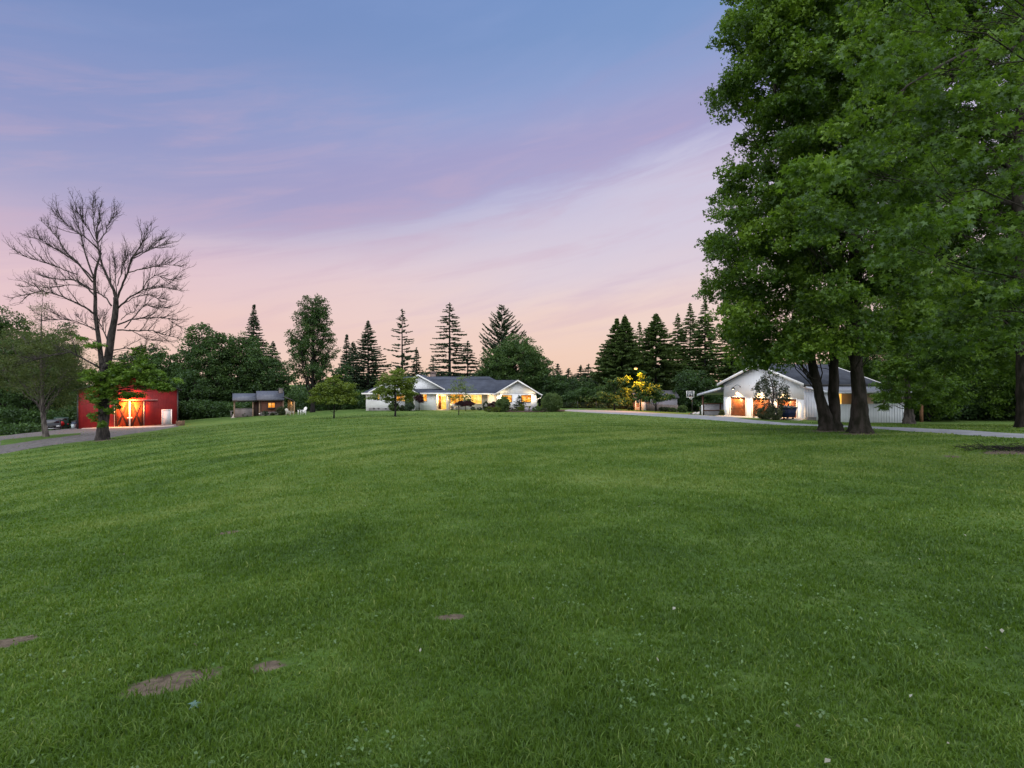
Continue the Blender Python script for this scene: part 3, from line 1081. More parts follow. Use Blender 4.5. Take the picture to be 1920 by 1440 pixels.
def window(parent, x0, x1, z0, z1, y, mat, frame=TRIM, fw=0.07, mull=1, depth=0.06, name='window', bars=0):
    """a window on a wall facing -y; y is the wall plane"""
    fr = Acc()
    fr.box(x0 - fw, x0, y - depth, y + 0.02, z0 - fw, z1 + fw)
    fr.box(x1, x1 + fw, y - depth, y + 0.02, z0 - fw, z1 + fw)
    fr.box(x0, x1, y - depth, y + 0.02, z1, z1 + fw)
    fr.box(x0 - 0.03, x1 + 0.03, y - depth - 0.03, y + 0.02, z0 - fw - 0.01, z0)
    for i in range(mull):
        xm = x0 + (x1 - x0) * (i + 1) / (mull + 1)
        fr.box(xm - 0.03, xm + 0.03, y - depth * 0.8, y + 0.02, z0, z1)
    for i in range(bars):
        zm = z0 + (z1 - z0) * (i + 1) / (bars + 1)
        fr.box(x0, x1, y - depth * 0.6, y + 0.02, zm - 0.02, zm + 0.02)
    f = fr.build(name, frame, parent)
    pa = Acc()
    pa.box(x0, x1, y - 0.02, y + 0.01, z0, z1)
    pa.build('pane', mat, f)
    return f


def house():
    gz0 = -2.25
    root = thing('ranch_house', 'long white single storey house with slate roof and glowing windows', 'house', (hx(830, 88), 88, -2.1))
    w = Acc()
    # left wing, entry wall, window wall, right wing
    xl0, xl1 = hx(686, 85), hx(774, 85)
    xe1 = hx(817, 87)
    xc1 = hx(915, 90)
    xr0, xr1 = hx(931, 86), hx(1006, 86)
    e = 0.60                                         # eave height
    w.box(xl0, xl1, 85.0, 97, gz0, e)
    w.box(xl1, xe1, 87.0, 97, gz0, e + 0.1)
    xd1 = hx(838, 88.6)
    w.box(xe1 + 0.0, xd1, 90.3, 97, gz0, e)           # back of the entry recess
    w.box(xd1, xd1 + 0.35, 88.6, 97, gz0, e)
    w.box(xd1 + 0.35, xc1, 90.0, 97, gz0, e)
    w.box(xc1, xr0, 88.3, 97, gz0, e)
    w.box(xr0, xr1, 86.0, 97, gz0, e)
    # gable triangles
    xpk, zpk = hx(971, 86), hz(712.5, 86) - 0.08
    w.prism_y([(xr0, e), (xr1, e), (xpk + 0.06, zpk - 0.14), (xpk - 0.06, zpk - 0.14)], 86.0, 88.0)
    xg, zg = hx(784.6, 88.6), hz(702.3, 88.6)
    xg0, xg1 = hx(734, 88.6), hx(835, 88.6)
    w.prism_y([(xg0 + 0.5, 1.0), (xg1 - 0.5, 1.0), (xg1 - 0.5, 1.25), (xg, zg - 0.15), (xg0 + 0.5, 1.25)], 88.6, 90.5)
    xq, zq = hx(738, 85), hz(710, 85)
    xq0, xq1 = hx(692, 85), hx(783, 85)
    w.prism_y([(xl0 + 0.3, e), (xl1, e), (xq, zq - 0.15)], 85.0, 86.5)
    wall = w.build('wall', BOARD_WHITE, root)
    # dark line board between wall and gable
    b = Acc()
    b.box(xr0 + 0.01, xr1 - 0.01, 85.975, 86.0, e - 0.03, e + 0.01)
    b.build('band_board', surf('pale_grey', (0.5, 0.51, 0.53), (0.45, 0.46, 0.48), 3), wall)

    r = Acc()
    th = 0.14
    ridge_z = hz(706, 93)
    ye, yr = 87.2, 93.0
    ze = hz(737.5, ye)
    slope = (ridge_z - ze) / (yr - ye)
    xa, xb = hx(745, 90), hx(917, 93)
    xb2 = hx(931, 93) + 0.0
    zlow = hz(712.5, 91.5)
    ylow = ye + (zlow - ze) / slope
    xbot = hx(930, ye) + 0.6
    # main slope facing the lawn, with a hip end stepping down to a lower ridge
    r.slab((xa, ye, ze), (xbot + 2.5, ye, ze), (hx(971, ylow), ylow, zlow), (xa, ylow, zlow), th)
    r.slab((xa, ylow - 0.02, zlow - 0.004), (hx(930, 92), ylow - 0.02, zlow - 0.004), (xb, yr, ridge_z), (xa, yr, ridge_z), th)
    r.tri_slab((hx(930, 92), ylow - 0.02, zlow - 0.004), (hx(932, 93), 98.5, zlow - 0.4), (xb, yr, ridge_z + 0.003), th)
    r.slab((xa, yr, ridge_z), (xb, yr, ridge_z), (xb + 1.2, 99, ze), (xa, 99, ze), th)
    r.slab((xa, ylow, zlow), (hx(971, ylow), ylow, zlow), (hx(971, ylow), 99, ze - 0.1), (xa, 99, ze - 0.1), th)
    # right wing gable roof
    ov = 0.55
    xe0, xe2 = hx(926, 85.4), hx(1015.5, 85.4)
    zr_e = hz(739.5, 85.4)
    r.slab((xe0, 85.4, zr_e), (xpk, 85.4, zpk + 0.08), (xpk, 97.5, zpk + 0.08), (xe0, 97.5, zr_e), th)
    r.slab((xpk, 85.4, zpk + 0.083), (xe2, 85.4, zr_e), (xe2, 97.5, zr_e), (xpk, 97.5, zpk + 0.083), th)
    # left upper gable
    zg_e = hz(730, 88.2)
    r.slab((xg0, 88.2, zg_e), (xg, 88.2, zg), (xg, 96, zg), (xg0, 96, zg_e), th)
    r.slab((xg, 88.2, zg + 0.003), (xg1, 88.2, zg_e), (xg1, 96, zg_e), (xg, 96, zg + 0.003), th)
    # skirt roof over the entry
    r.slab((hx(779, 86.6), 86.6, hz(736.8, 86.6)), (hx(872, 86.6), 86.6, hz(736.8, 86.6)), (hx(872, 88.7), 88.7, hz(728.8, 88.7)), (hx(771, 88.7), 88.7, hz(728.8, 88.7)), th)
    # left wing
    zq_e = hz(737.5, 84.5)
    r.slab((hx(687, 84.5), 84.5, zq_e + 0.02), (xq, 84.5, zq), (xq, 96, zq), (hx(687, 84.5), 96, zq_e + 0.02), th)
    r.slab((xq, 84.5, zq + 0.003), (hx(784, 84.5), 84.5, zq_e), (hx(784, 84.5), 96, zq_e), (xq, 96, zq + 0.003), th)
    # hipped left end that reaches past the wall
    r.slab((hx(678, 84.3), 84.3, hz(737, 84.3)), (hx(712, 84.3), 84.3, hz(737, 84.3)), (hx(722, 86.8), 86.8, hz(724, 86.8)), (hx(706, 86.8), 86.8, hz(724, 86.8)), th)
    r.slab((hx(678, 84.3), 84.3, hz(737, 84.3) + 0.004), (hx(706, 86.8), 86.8, hz(724, 86.8) + 0.004), (hx(706, 86.8), 96, hz(724, 86.8)), (hx(678, 84.3), 96, hz(737, 84.3)), th)
    roof = r.build('roof', SHINGLE, root)
    # fascia, rakes and gutters
    f = Acc()

    def bar(a, b, t=0.10, hgt=0.22):
        a, b = np.array(a, float), np.array(b, float)
        f.hexa([a + (0, -t, -hgt), b + (0, -t, -hgt), b + (0, -0.005, -hgt), a + (0, -0.005, -hgt)], [a + (0, -t, 0.02), b + (0, -t, 0.02), b + (0, -0.005, 0.02), a + (0, -0.005, 0.02)])
    bar((xe0, 85.4, zr_e), (xpk, 85.4, zpk + 0.08))
    bar((xpk, 85.4, zpk + 0.08), (xe2, 85.4, zr_e))
    bar((xg0, 88.2, zg_e), (xg, 88.2, zg))
    bar((xg, 88.2, zg), (xg1, 88.2, zg_e))
    bar((hx(690, 84.5), 84.5, zq_e + 0.15), (xq, 84.5, zq))
    bar((xq, 84.5, zq), (hx(784, 84.5), 84.5, zq_e))
    bar((hx(779, 86.6), 86.6, hz(736.8, 86.6)), (hx(872, 86.6), 86.6, hz(736.8, 86.6)))
    bar((hx(872, ye), ye, ze), (xe0 + 0.05, ye, ze))
    bar((hx(678, 84.3), 84.3, hz(737, 84.3)), (hx(712, 84.3), 84.3, hz(737, 84.3)))
    f.box(xe2, xe2 + 0.13, 85.3, 97, zr_e - 0.16, zr_e + 0.01)
    f.tube([(xe2 + 0.06, 85.45, zr_e - 0.16), (xe2 - 0.15, 85.6, zr_e - 0.55), (xr1 + 0.06, 85.95, zr_e - 0.75), (xr1 + 0.06, 85.95, -2.2)], 0.045, 6)
    fix_normals(f.build('fascia', TRIM, roof))
    # chimney
    c = Acc()
    cx, cyy = hx(812, 94), 94.2
    c.box(cx - 0.42, cx + 0.42, cyy - 0.4, cyy + 0.4, 2.4, 3.75)
    c.box(cx - 0.50, cx + 0.50, cyy - 0.48, cyy + 0.48, 3.752, 3.90)
    c.box(cx - 0.28, cx + 0.28, cyy - 0.28, cyy + 0.28, 3.902, 4.12)
    c.build('chimney', shingle('chimney_brick', (0.22, 0.17, 0.16), (0.16, 0.12, 0.115)), roof)
    # windows
    window(root, hx(708, 85), hx(711.5, 85), hz(748, 85), hz(740, 85), 85.0, WIN_BRIGHT, mull=0, fw=0.05)
    window(root, hx(744, 85), hx(759, 85), hz(752, 85), hz(739, 85), 85.0, WIN_WARM, mull=1)
    window(root, hx(791, 87), hx(800, 87), hz(752, 87), hz(738.5, 87), 87.0, WIN_WARM, mull=0)
    window(root, hx(845, 90), hx(868, 90), hz(757, 90), hz(739, 90), 90.0, WIN_WARM, mull=1)
    window(root, hx(884, 90), hx(903, 90), hz(757, 90), hz(739, 90), 90.0, WIN_BRIGHT, mull=1)
    window(root, hx(942, 86), hx(959, 86), hz(753.5, 86), hz(741.5, 86), 86.0, WIN_WARM, frame=surf('bronze_frame', (0.05, 0.03, 0.02), (0.08, 0.05, 0.03), 4), mull=1)
    window(root, hx(978, 86), hx(995, 86), hz(753.5, 86), hz(741.5, 86), 86.0, WIN_WARM, frame=MATS['bronze_frame'], mull=1)
    # entry: timber door, glowing sidelights, stoop
    d = Acc()
    d.box(xe1 + 0.02, xe1 + 0.42, 90.20, 90.28, -1.95, 0.15)
    dr = d.build('front_door', surf('oak_door', (0.20, 0.06, 0.02), (0.12, 0.035, 0.012), 5, 0.4, stretch=(3, 3, 0.4)), root)
    k = Acc()
    k.tube([(xe1 + 0.37, 90.17, -0.95), (xe1 + 0.37, 90.17, -0.75)], 0.02, 6)
    k.build('handle', GALV, dr)
    s = Acc()
    s.box(xe1 + 0.48, xd1 - 0.04, 90.22, 90.28, -1.95, 0.05)
    s.build('glazed_side_light', WIN_BRIGHT, root)
    s = Acc()
    s.box(xe1 - 0.6, xd1 + 0.6, 86.5, 90.2, -2.3, -1.98)
    s.box(xe1 - 0.3, xd1 + 0.9, 85.9, 86.498, -2.3, -2.1)
    s.build('stoop', CONC, root)
    pst = Acc()
    pst.box(xd1 + 0.1, xd1 + 0.28, 86.75, 86.93, -1.98, hz(738.5, 86.7))
    pst.build('porch_post', TRIM, root)
    for px in (701, 710, 723.5):
        v = Acc()
        v.box(hx(px, 85) - 0.12, hx(px, 85) + 0.12, 84.94, 84.955, hz(767.2, 85), hz(765.3, 85))
        v.build('crawl_vent', DARKMETAL, wall)
    fd = Acc()
    fd.box(hx(691, 84.9), hx(745, 84.9), 84.96, 84.998, -2.3, hz(764.6, 85))
    fd.build('foundation', surf('grey_block', (0.22, 0.22, 0.22), (0.16, 0.16, 0.165), 2), wall)
    # lights
    for px, py, y in [(935.5, 742.5, 86.0), (1001.5, 742.5, 86.0)]:
        x, z = hx(px, y), hz(py, y)
        b = Acc()
        b.box(x - 0.09, x + 0.09, y - 0.14, y - 0.004, z - 0.02, z + 0.05)
        b.box(x - 0.05, x + 0.05, y - 0.05, y - 0.002, z + 0.05, z + 0.2)
        sc = b.build('wall_lamp', DARKMETAL, root)
        q = Acc()
        q.tube([(x, y - 0.09, z - 0.20), (x, y - 0.09, z - 0.022)], [0.05, 0.065], 8)
        q.build('lamp_glass', emit('lamp_glow', (1.0, 0.80, 0.50), 9.0), sc)
        lamp(root, (x, y - 0.42, z - 0.1), 75, WARM_WHITE, 0.10)
    lamp(root, (hx(827, 88.5), 88.6, 0.15), 520, (1.0, 0.60, 0.20), 0.15)
    lamp(root, (hx(878, 88.9), 88.9, 0.2), 110, WARM, 0.12)
    lamp(root, (hx(921, 87.6), 87.3, 0.2), 90, WARM, 0.12)
    return root


house()

# porch furniture
def adirondack(name, label, px, d, rz, mat, group=None, s=1.0):
    X = hx(px, d)
    t = thing(name, label, 'chair', (X, d, h1(X, d) + 0.02), rz, group)
    a = Acc()
    for i in range(5):
        a.slab((-0.26, -0.30 + i * 0.115, 0.40 - i * 0.028), (0.26, -0.30 + i * 0.115, 0.40 - i * 0.028), (0.26, -0.20 + i * 0.115, 0.376 - i * 0.028), (-0.26, -0.20 + i * 0.115, 0.376 - i * 0.028), 0.022)
    a.build('seat', mat, t)
    b = Acc()
    for i in range(5):
        x = -0.24 + i * 0.12
        top = 0.98 - 0.05 * (i - 2) ** 2 * 0.5
        b.hexa([(x - 0.052, 0.26, 0.27), (x + 0.052, 0.26, 0.27), (x + 0.052, 0.285, 0.27), (x - 0.052, 0.285, 0.27)],
               [(x * 1.15 - 0.055, 0.52, top), (x * 1.15 + 0.055, 0.52, top), (x * 1.15 + 0.055, 0.545, top), (x * 1.15 - 0.055, 0.545, top)])
    b.build('backrest', mat, t)
    for sx_ in (-1, 1):
        c = Acc()
        c.box(sx_ * 0.36 - 0.07, sx_ * 0.36 + 0.07, -0.40, 0.40, 0.56, 0.585)
        c.build('armrest', mat, t)
        for yy in (-0.33, 0.33):
            l = Acc()
            l.box(sx_ * 0.32 - 0.022, sx_ * 0.32 + 0.022, yy - 0.045, yy + 0.045, -0.03, 0.558)
            l.build('leg', mat, t)
    t.scale = (s, s, s)
    return t


adirondack('garden_chair', 'white slatted wooden garden chair turned sideways by the brown bush', 543, 79.0, math.radians(75), surf('chair_paint_old', (0.52, 0.50, 0.44), (0.40, 0.38, 0.33), 6))
adirondack('garden_chair', 'bright white slatted garden chair beside the tall tree trunk', 566, 79.5, math.radians(-40), TRIM, s=1.1)
t = thing('porch_chair', 'dark cushioned white porch chair left of the front windows', 'chair', (hx(848, 88.3), 88.3, h1(hx(848, 88.3), 88.3)))
X = hx(848, 88.3)
zb = h1(X, 88.3)
a = Acc(); a.box(X - 0.3, X + 0.3, 88.0, 88.6, zb + 0.36, zb + 0.46); a.build('seat', DARKMETAL, t)
a = Acc(); a.box(X - 0.3, X + 0.3, 88.56, 88.64, zb + 0.462, zb + 0.95); a.build('backrest', TRIM, t)
for sx_ in (-1, 1):
    for yy in (88.03, 88.57):
        a = Acc(); a.box(X + sx_ * 0.28 - 0.03, X + sx_ * 0.28 + 0.03, yy - 0.03, yy + 0.03, zb - 0.1, zb + 0.358); a.build('leg', TRIM, t)
t = thing('porch_table', 'low white porch table under the front windows', 'table', (hx(857, 88.2), 88.2, h1(hx(857, 88.2), 88.2)))
X = hx(857, 88.2)
a = Acc(); a.box(X - 0.35, X + 0.35, 87.9, 88.5, zb + 0.46, zb + 0.5); a.build('table_top', TRIM, t)
for sx_ in (-1, 1):
    for yy in (87.95, 88.45):
        a = Acc(); a.box(X + sx_ * 0.3 - 0.03, X + sx_ * 0.3 + 0.03, yy - 0.03, yy + 0.03, zb - 0.1, zb + 0.458); a.build('leg', TRIM, t)

# ------------------------------------------------------------------ red barn
def barn():
    dc, ph = 72.5, math.atan((960 - 239) / F)
    Dr = dc / math.cos(ph)

    def hx(px, _d=0):
        return Dr * math.tan(math.atan((px - 960) / F) + ph)

    def hz(py, _d=0):
        return EYE - (py - 720) * (dc + 1.0) / F
    d = 0.0
    x0, x1 = hx(145.5), hx(333)
    zb = -3.52
    RED = ribbed('red_metal_siding', (0.25, 0.014, 0.015), (0.19, 0.010, 0.012), 0.30, 0, rib=0.10, line=0.55)
    BLACK = surf('black_trim', (0.015, 0.015, 0.018), (0.03, 0.03, 0.035), 3, 0.5)
    root = thing('red_barn', 'red metal barn with lamp lit sliding doors and a white side door', 'barn', ((239 - 960) * dc / F, dc, 0.0), ph)
    xm = (x0 + x1) / 2
    ze, zp = hz(731, d), hz(707, d)
    w = Acc()
    w.prism_y([(x0, zb - 1), (x1, zb - 1), (x1, ze), (xm, zp), (x0, ze)], d, d + 18)
    wall = w.build('wall', RED, root)
    r = Acc()
    k = (zp - ze) / (xm - x0)
    o = 0.5
    r.slab((x0 - o, d - 0.45, ze - o * k + 0.16), (xm, d - 0.45, zp + 0.16), (xm, d + 18.4, zp + 0.16), (x0 - o, d + 18.4, ze - o * k + 0.16), 0.12)
    r.slab((xm, d - 0.45, zp + 0.163), (x1 + o, d - 0.45, ze - o * k + 0.163), (x1 + o, d + 18.4, ze - o * k + 0.163), (xm, d + 18.4, zp + 0.163), 0.12)
    r.build('roof', ribbed('dark_metal_roof', (0.030, 0.030, 0.036), (0.045, 0.045, 0.052), 0.4, 1, rib=0.06), root)
    for x in (x0, x1):
        c = Acc()
        c.box(x - 0.08, x + 0.08, d - 0.05, d + 0.12, zb - 0.4, ze - 0.02)
        c.build('corner_trim', BLACK, wall)
    # sliding doors on a track
    xa, xc, xb = hx(217, d), hx(243, d), hx(267.5, d)
    zt = hz(753, d)
    trk = Acc()
    trk.box(hx(213, d), hx(296, d), d - 0.20, d - 0.02, hz(751.5, d), hz(749, d))
    trk.build('door_track', surf('pink_metal', (0.42, 0.16, 0.15), (0.36, 0.13, 0.13), 3, 0.35), root)
    DOORRED = surf('red_board', (0.34, 0.050, 0.016), (0.30, 0.042, 0.015), 3.0, 0.6, stretch=(0.6, 1, 4))
    BRN = surf('brown_brace', (0.045, 0.014, 0.008), (0.035, 0.011, 0.007), 4, 0.7)
    for a, b in ((xa, xc - 0.05), (xc + 0.05, xb)):
        q = Acc()
        q.box(a, b, d - 0.10, d - 0.03, zb + 0.03, zt)
        dr = q.build('sliding_door', DOORRED, root)
        br = Acc()
        wd = 0.11
        for (p, s) in (((a + 0.16, zb + 0.1), (b - 0.16, zt - 0.05)), ((b - 0.16, zb + 0.1), (a + 0.16, zt - 0.05))):
            off = 0.002 if p[0] < s[0] else 0.006
            br.hexa([(p[0] - wd, d - 0.15 - off, p[1]), (p[0] + wd, d - 0.15 - off, p[1]), (p[0] + wd, d - 0.11, p[1]), (p[0] - wd, d - 0.11, p[1])],
                    [(s[0] - wd, d - 0.15 - off, s[1]), (s[0] + wd, d - 0.15 - off, s[1]), (s[0] + wd, d - 0.11, s[1]), (s[0] - wd, d - 0.11, s[1])])
        br.box(a, a + 0.13, d - 0.16, d - 0.11, zb + 0.03, zt)
        br.box(b - 0.13, b, d - 0.16, d - 0.11, zb + 0.03, zt)
        br.build('brace', BRN, dr)
    h = Acc()
    h.box(xc - 0.09, xc + 0.09, d - 0.175, d - 0.162, zb + 0.05, zt)
    h.box(xc - 0.28, xc + 0.28, d - 0.20, d - 0.176, zb + 1.15, zb + 1.28)
    h.build('door_centre_trim', TRIM, root)
    for x in (xa - 0.14, xb + 0.12):
        h = Acc()
        h.box(x - 0.05, x + 0.05, d - 0.12, d - 0.003, zb + 0.03, zt + 0.05)
        h.build('door_jamb', GALV, root)
    # white side door
    dx0, dx1 = hx(304.5, d), hx(320.5, d)
    z2 = hz(770, d)
    fr = Acc()
    fr.box(dx0 - 0.10, dx0, d - 0.06, d, zb + 0.02, z2 + 0.1)
    fr.box(dx1, dx1 + 0.10, d - 0.06, d, zb + 0.02, z2 + 0.1)
    fr.box(dx0, dx1, d - 0.06, d, z2, z2 + 0.1)
    fr.build('door_frame', TRIM, root)
    q = Acc()
    q.box(dx0, dx1, d - 0.035, d, zb + 0.05, z2)
    dd = q.build('side_door', surf('door_paint', (0.50, 0.52, 0.55), (0.45, 0.47, 0.50), 1.5, 0.7), root)
    q = Acc()
    q.tube([(dx0 + 0.1, d - 0.09, zb + 0.98), (dx0 + 0.1, d - 0.035, zb + 0.98)], 0.035, 8)
    q.build('handle', GALV, dd)
    # gooseneck lamp over the doors
    lx, lz = xc + 0.0, hz(742.5, d)
    q = Acc()
    q.tube(bez(np.array([lx, d, lz + 0.15]), np.array([lx, d - 0.5, lz + 0.75]), np.array([lx, d - 0.62, lz + 0.18]), 9), 0.025, 6)
    q.tube([(lx, d - 0.62, lz + 0.2), (lx, d - 0.62, lz + 0.08), (lx, d - 0.62, lz - 0.06)], [0.05, 0.14, 0.26], 14, cap=False)
    gl = q.build('gooseneck_lamp', DARKMETAL, root, smooth=True)
    q = Acc()
    q.tube([(lx, d - 0.62, lz - 0.08), (lx, d - 0.62, lz + 0.03)], [0.07, 0.05], 8)
    q.build('bulb', emit('barn_bulb', (1.0, 0.66, 0.28), 25.0), gl)
    lamp(root, (lx, d - 1.5, lz + 0.05), 4300, (1.0, 0.28, 0.035), 0.10, spot=108, aim=(0, 0.62, -1), blend=0.8)
    lamp(root, (lx, d - 1.0, lz - 0.1), 1500, (1.0, 0.28, 0.035), 0.08)
    return root


barn()
d = 70.6
X = hx(338, d)
t = thing('wooden_crate', 'small weathered wooden crate at the corner of the red barn', 'crate', (X, d, h1(X, d)))
q = Acc()
zb = h1(X, d)
for i in range(4):
    q.box(X - 0.32, X + 0.32, d - 0.28, d + 0.28, zb + 0.0 + i * 0.15, zb + 0.135 + i * 0.15)
q.build('slat', surf('crate_wood', (0.22, 0.13, 0.085), (0.14, 0.09, 0.06), 5, 0.9), t)
for sx_ in (-1, 1):
    for sy_ in (-1, 1):
        q = Acc()
        q.box(X + sx_ * 0.33 - 0.03, X + sx_ * 0.33 + 0.03, d + sy_ * 0.29 - 0.03, d + sy_ * 0.29 + 0.03, zb - 0.1, zb + 0.63)
        q.build('corner_post', MATS['crate_wood'], t)
# trunk-like grey boulder beside it
# ------------------------------------------------------------------ vehicles by the barn
def car(name, label, px, d, rz, body, L=4.4, Wd=1.75, kind='car', hood=True):
    X = hx(px, d)
    t = thing(name, label, kind, (X, d, h1(X, d)), rz)
    a = Acc()
    if hood:
        prof = [(-L / 2, 0.42), (L / 2, 0.42), (L / 2, 0.95), (L * 0.40, 1.02), (L * 0.20, 1.48), (-L * 0.12, 1.52), (-L * 0.24, 1.05), (-L * 0.47, 0.92), (-L / 2, 0.75)]
    else:
        prof = [(-L / 2, 0.50), (L / 2, 0.50), (L / 2, 1.12), (L * 0.47, 1.75), (L * 0.30, 1.80), (-L * 0.08, 1.76), (-L * 0.18, 1.18), (-L * 0.48, 1.08), (-L / 2, 0.85)]
    a.prism_x([(y, z) for y, z in prof], -Wd / 2, Wd / 2)
    b = fix_normals(a.build('body', body, t))
    bevel(b, 0.07, 3)
    # glass
    gq = Acc()
    if hood:
        gq.slab((-Wd * 0.42, -L * 0.235, 1.075), (Wd * 0.42, -L * 0.235, 1.075), (Wd * 0.36, -L * 0.133, 1.475), (-Wd * 0.36, -L * 0.133, 1.475), 0.02)
    else:
        gq.slab((-Wd * 0.4, L * 0.492, 1.20), (Wd * 0.4, L * 0.492, 1.20), (Wd * 0.36, L * 0.478, 1.68), (-Wd * 0.36, L * 0.478, 1.68), 0.02)
    gq.build('windscreen' if hood else 'rear_window', GLASS, t)
    for sx_ in (-1, 1):
        for yy in (-L * 0.32, L * 0.32):
            wq = Acc()
            wq.tube([(sx_ * (Wd / 2 - 0.20), yy, 0.34), (sx_ * (Wd / 2 + 0.02), yy, 0.34)], 0.34, 16)
            wh = wq.build('wheel', surf('tyre', (0.012, 0.012, 0.012), (0.02, 0.02, 0.02), 8, 0.9), t)
            rq = Acc()
            rq.tube([(sx_ * (Wd / 2 + 0.022), yy, 0.34), (sx_ * (Wd / 2 + 0.035), yy, 0.34)], 0.2, 12)
            rq.build('rim', GALV, wh)
    return t, L, Wd


CARB = surf('black_car_paint', (0.006, 0.007, 0.010), (0.008, 0.009, 0.012), 2, 0.45, spec=0.2)
t, L, Wd = car('parked_car', 'black car parked nose forward behind the leaning tree trunk', 98, 74.5, math.radians(38), CARB)
for sx_ in (-1, 1):
    q = Acc(); q.box(sx_ * 0.62 - 0.2, sx_ * 0.62 + 0.2, -L / 2 - 0.03, -L / 2 + 0.06, 0.68, 0.82); q.build('headlight', surf('headlight_lens', (0.72, 0.74, 0.76), (0.6, 0.62, 0.66), 3, 0.15), t)
q = Acc(); q.box(-Wd / 2 + 0.05, Wd / 2 - 0.05, -L / 2 - 0.07, -L / 2 + 0.02, 0.40, 0.52); q.build('bumper', GALV, t)
q = Acc(); q.box(-0.35, 0.35, -L / 2 - 0.02, -L / 2 + 0.02, 0.62, 0.80); q.build('grille', DARKMETAL, t)
GRN = surf('green_car_paint', (0.008, 0.030, 0.022), (0.010, 0.036, 0.026), 2, 0.45, spec=0.25)
t, L, Wd = car('off_road_car', 'dark green off-road car seen from behind with a red spare wheel cover', 115, 79.5, math.radians(180 + 38), GRN, L=4.0, Wd=1.65, hood=False)
q = Acc(); q.tube([(0, L / 2 + 0.01, 0.98), (0, L / 2 + 0.20, 0.98)], 0.34, 18); q.build('spare_wheel', surf('red_cover', (0.45, 0.015, 0.02), (0.36, 0.01, 0.016), 3, 0.4), t)
for sx_ in (-1, 1):
    q = Acc(); q.box(sx_ * 0.72 - 0.07, sx_ * 0.72 + 0.07, L / 2 - 0.02, L / 2 + 0.04, 0.74, 0.98); q.build('tail_light', surf('tail_lens', (0.28, 0.01, 0.03), (0.22, 0.008, 0.02), 3, 0.2), t)
q = Acc(); q.box(-Wd / 2, Wd / 2, L / 2 - 0.02, L / 2 + 0.14, 0.42, 0.56); q.build('bumper', DARKMETAL, t)
# tote and blue crate by the barn corner
d = 73.5
X = hx(138.5, d); zb = h1(X, d)
t = thing('plastic_tote', 'pale plastic tote standing against the left corner of the red barn', 'tote', (X, d, zb))
q = Acc(); q.hexa([(X - 0.17, d - 0.2, zb), (X + 0.17, d - 0.2, zb), (X + 0.17, d + 0.2, zb), (X - 0.17, d + 0.2, zb)], [(X - 0.22, d - 0.25, zb + 0.62), (X + 0.22, d - 0.25, zb + 0.62), (X + 0.22, d + 0.25, zb + 0.62), (X - 0.22, d + 0.25, zb + 0.62)]); q.build('tub', surf('pale_plastic', (0.45, 0.52, 0.55), (0.38, 0.45, 0.48), 3, 0.4), t)
q = Acc(); q.box(X - 0.25, X + 0.25, d - 0.28, d + 0.28, zb + 0.622, zb + 0.68); q.build('lid', surf('navy_plastic', (0.02, 0.035, 0.07), (0.03, 0.045, 0.08), 3, 0.4), t)
d = 74.6
X = hx(141.5, d); zb = h1(X, d)
t = thing('wheeled_bin', 'dark navy wheeled bin tucked behind the pale tote', 'bin', (X, d, zb))
q = Acc(); q.hexa([(X - 0.25, d - 0.25, zb + 0.05), (X + 0.25, d - 0.25, zb + 0.05), (X + 0.25, d + 0.25, zb + 0.05), (X - 0.25, d + 0.25, zb + 0.05)], [(X - 0.31, d - 0.33, zb + 0.98), (X + 0.31, d - 0.33, zb + 0.98), (X + 0.31, d + 0.33, zb + 0.98), (X - 0.31, d + 0.33, zb + 0.98)]); q.build('bin_body', MATS['navy_plastic'], t)
q = Acc(); q.slab((X - 0.33, d - 0.36, zb + 1.0), (X + 0.33, d - 0.36, zb + 1.0), (X + 0.33, d + 0.36, zb + 1.09), (X - 0.33, d + 0.36, zb + 1.09), 0.05); q.build('lid', DARKMETAL, t)
for sx_ in (-1, 1):
    q = Acc(); q.tube([(X + sx_ * 0.2, d + 0.26, zb + 0.1), (X + sx_ * 0.27, d + 0.26, zb + 0.1)], 0.1, 10); q.build('wheel', MATS['tyre'], t)

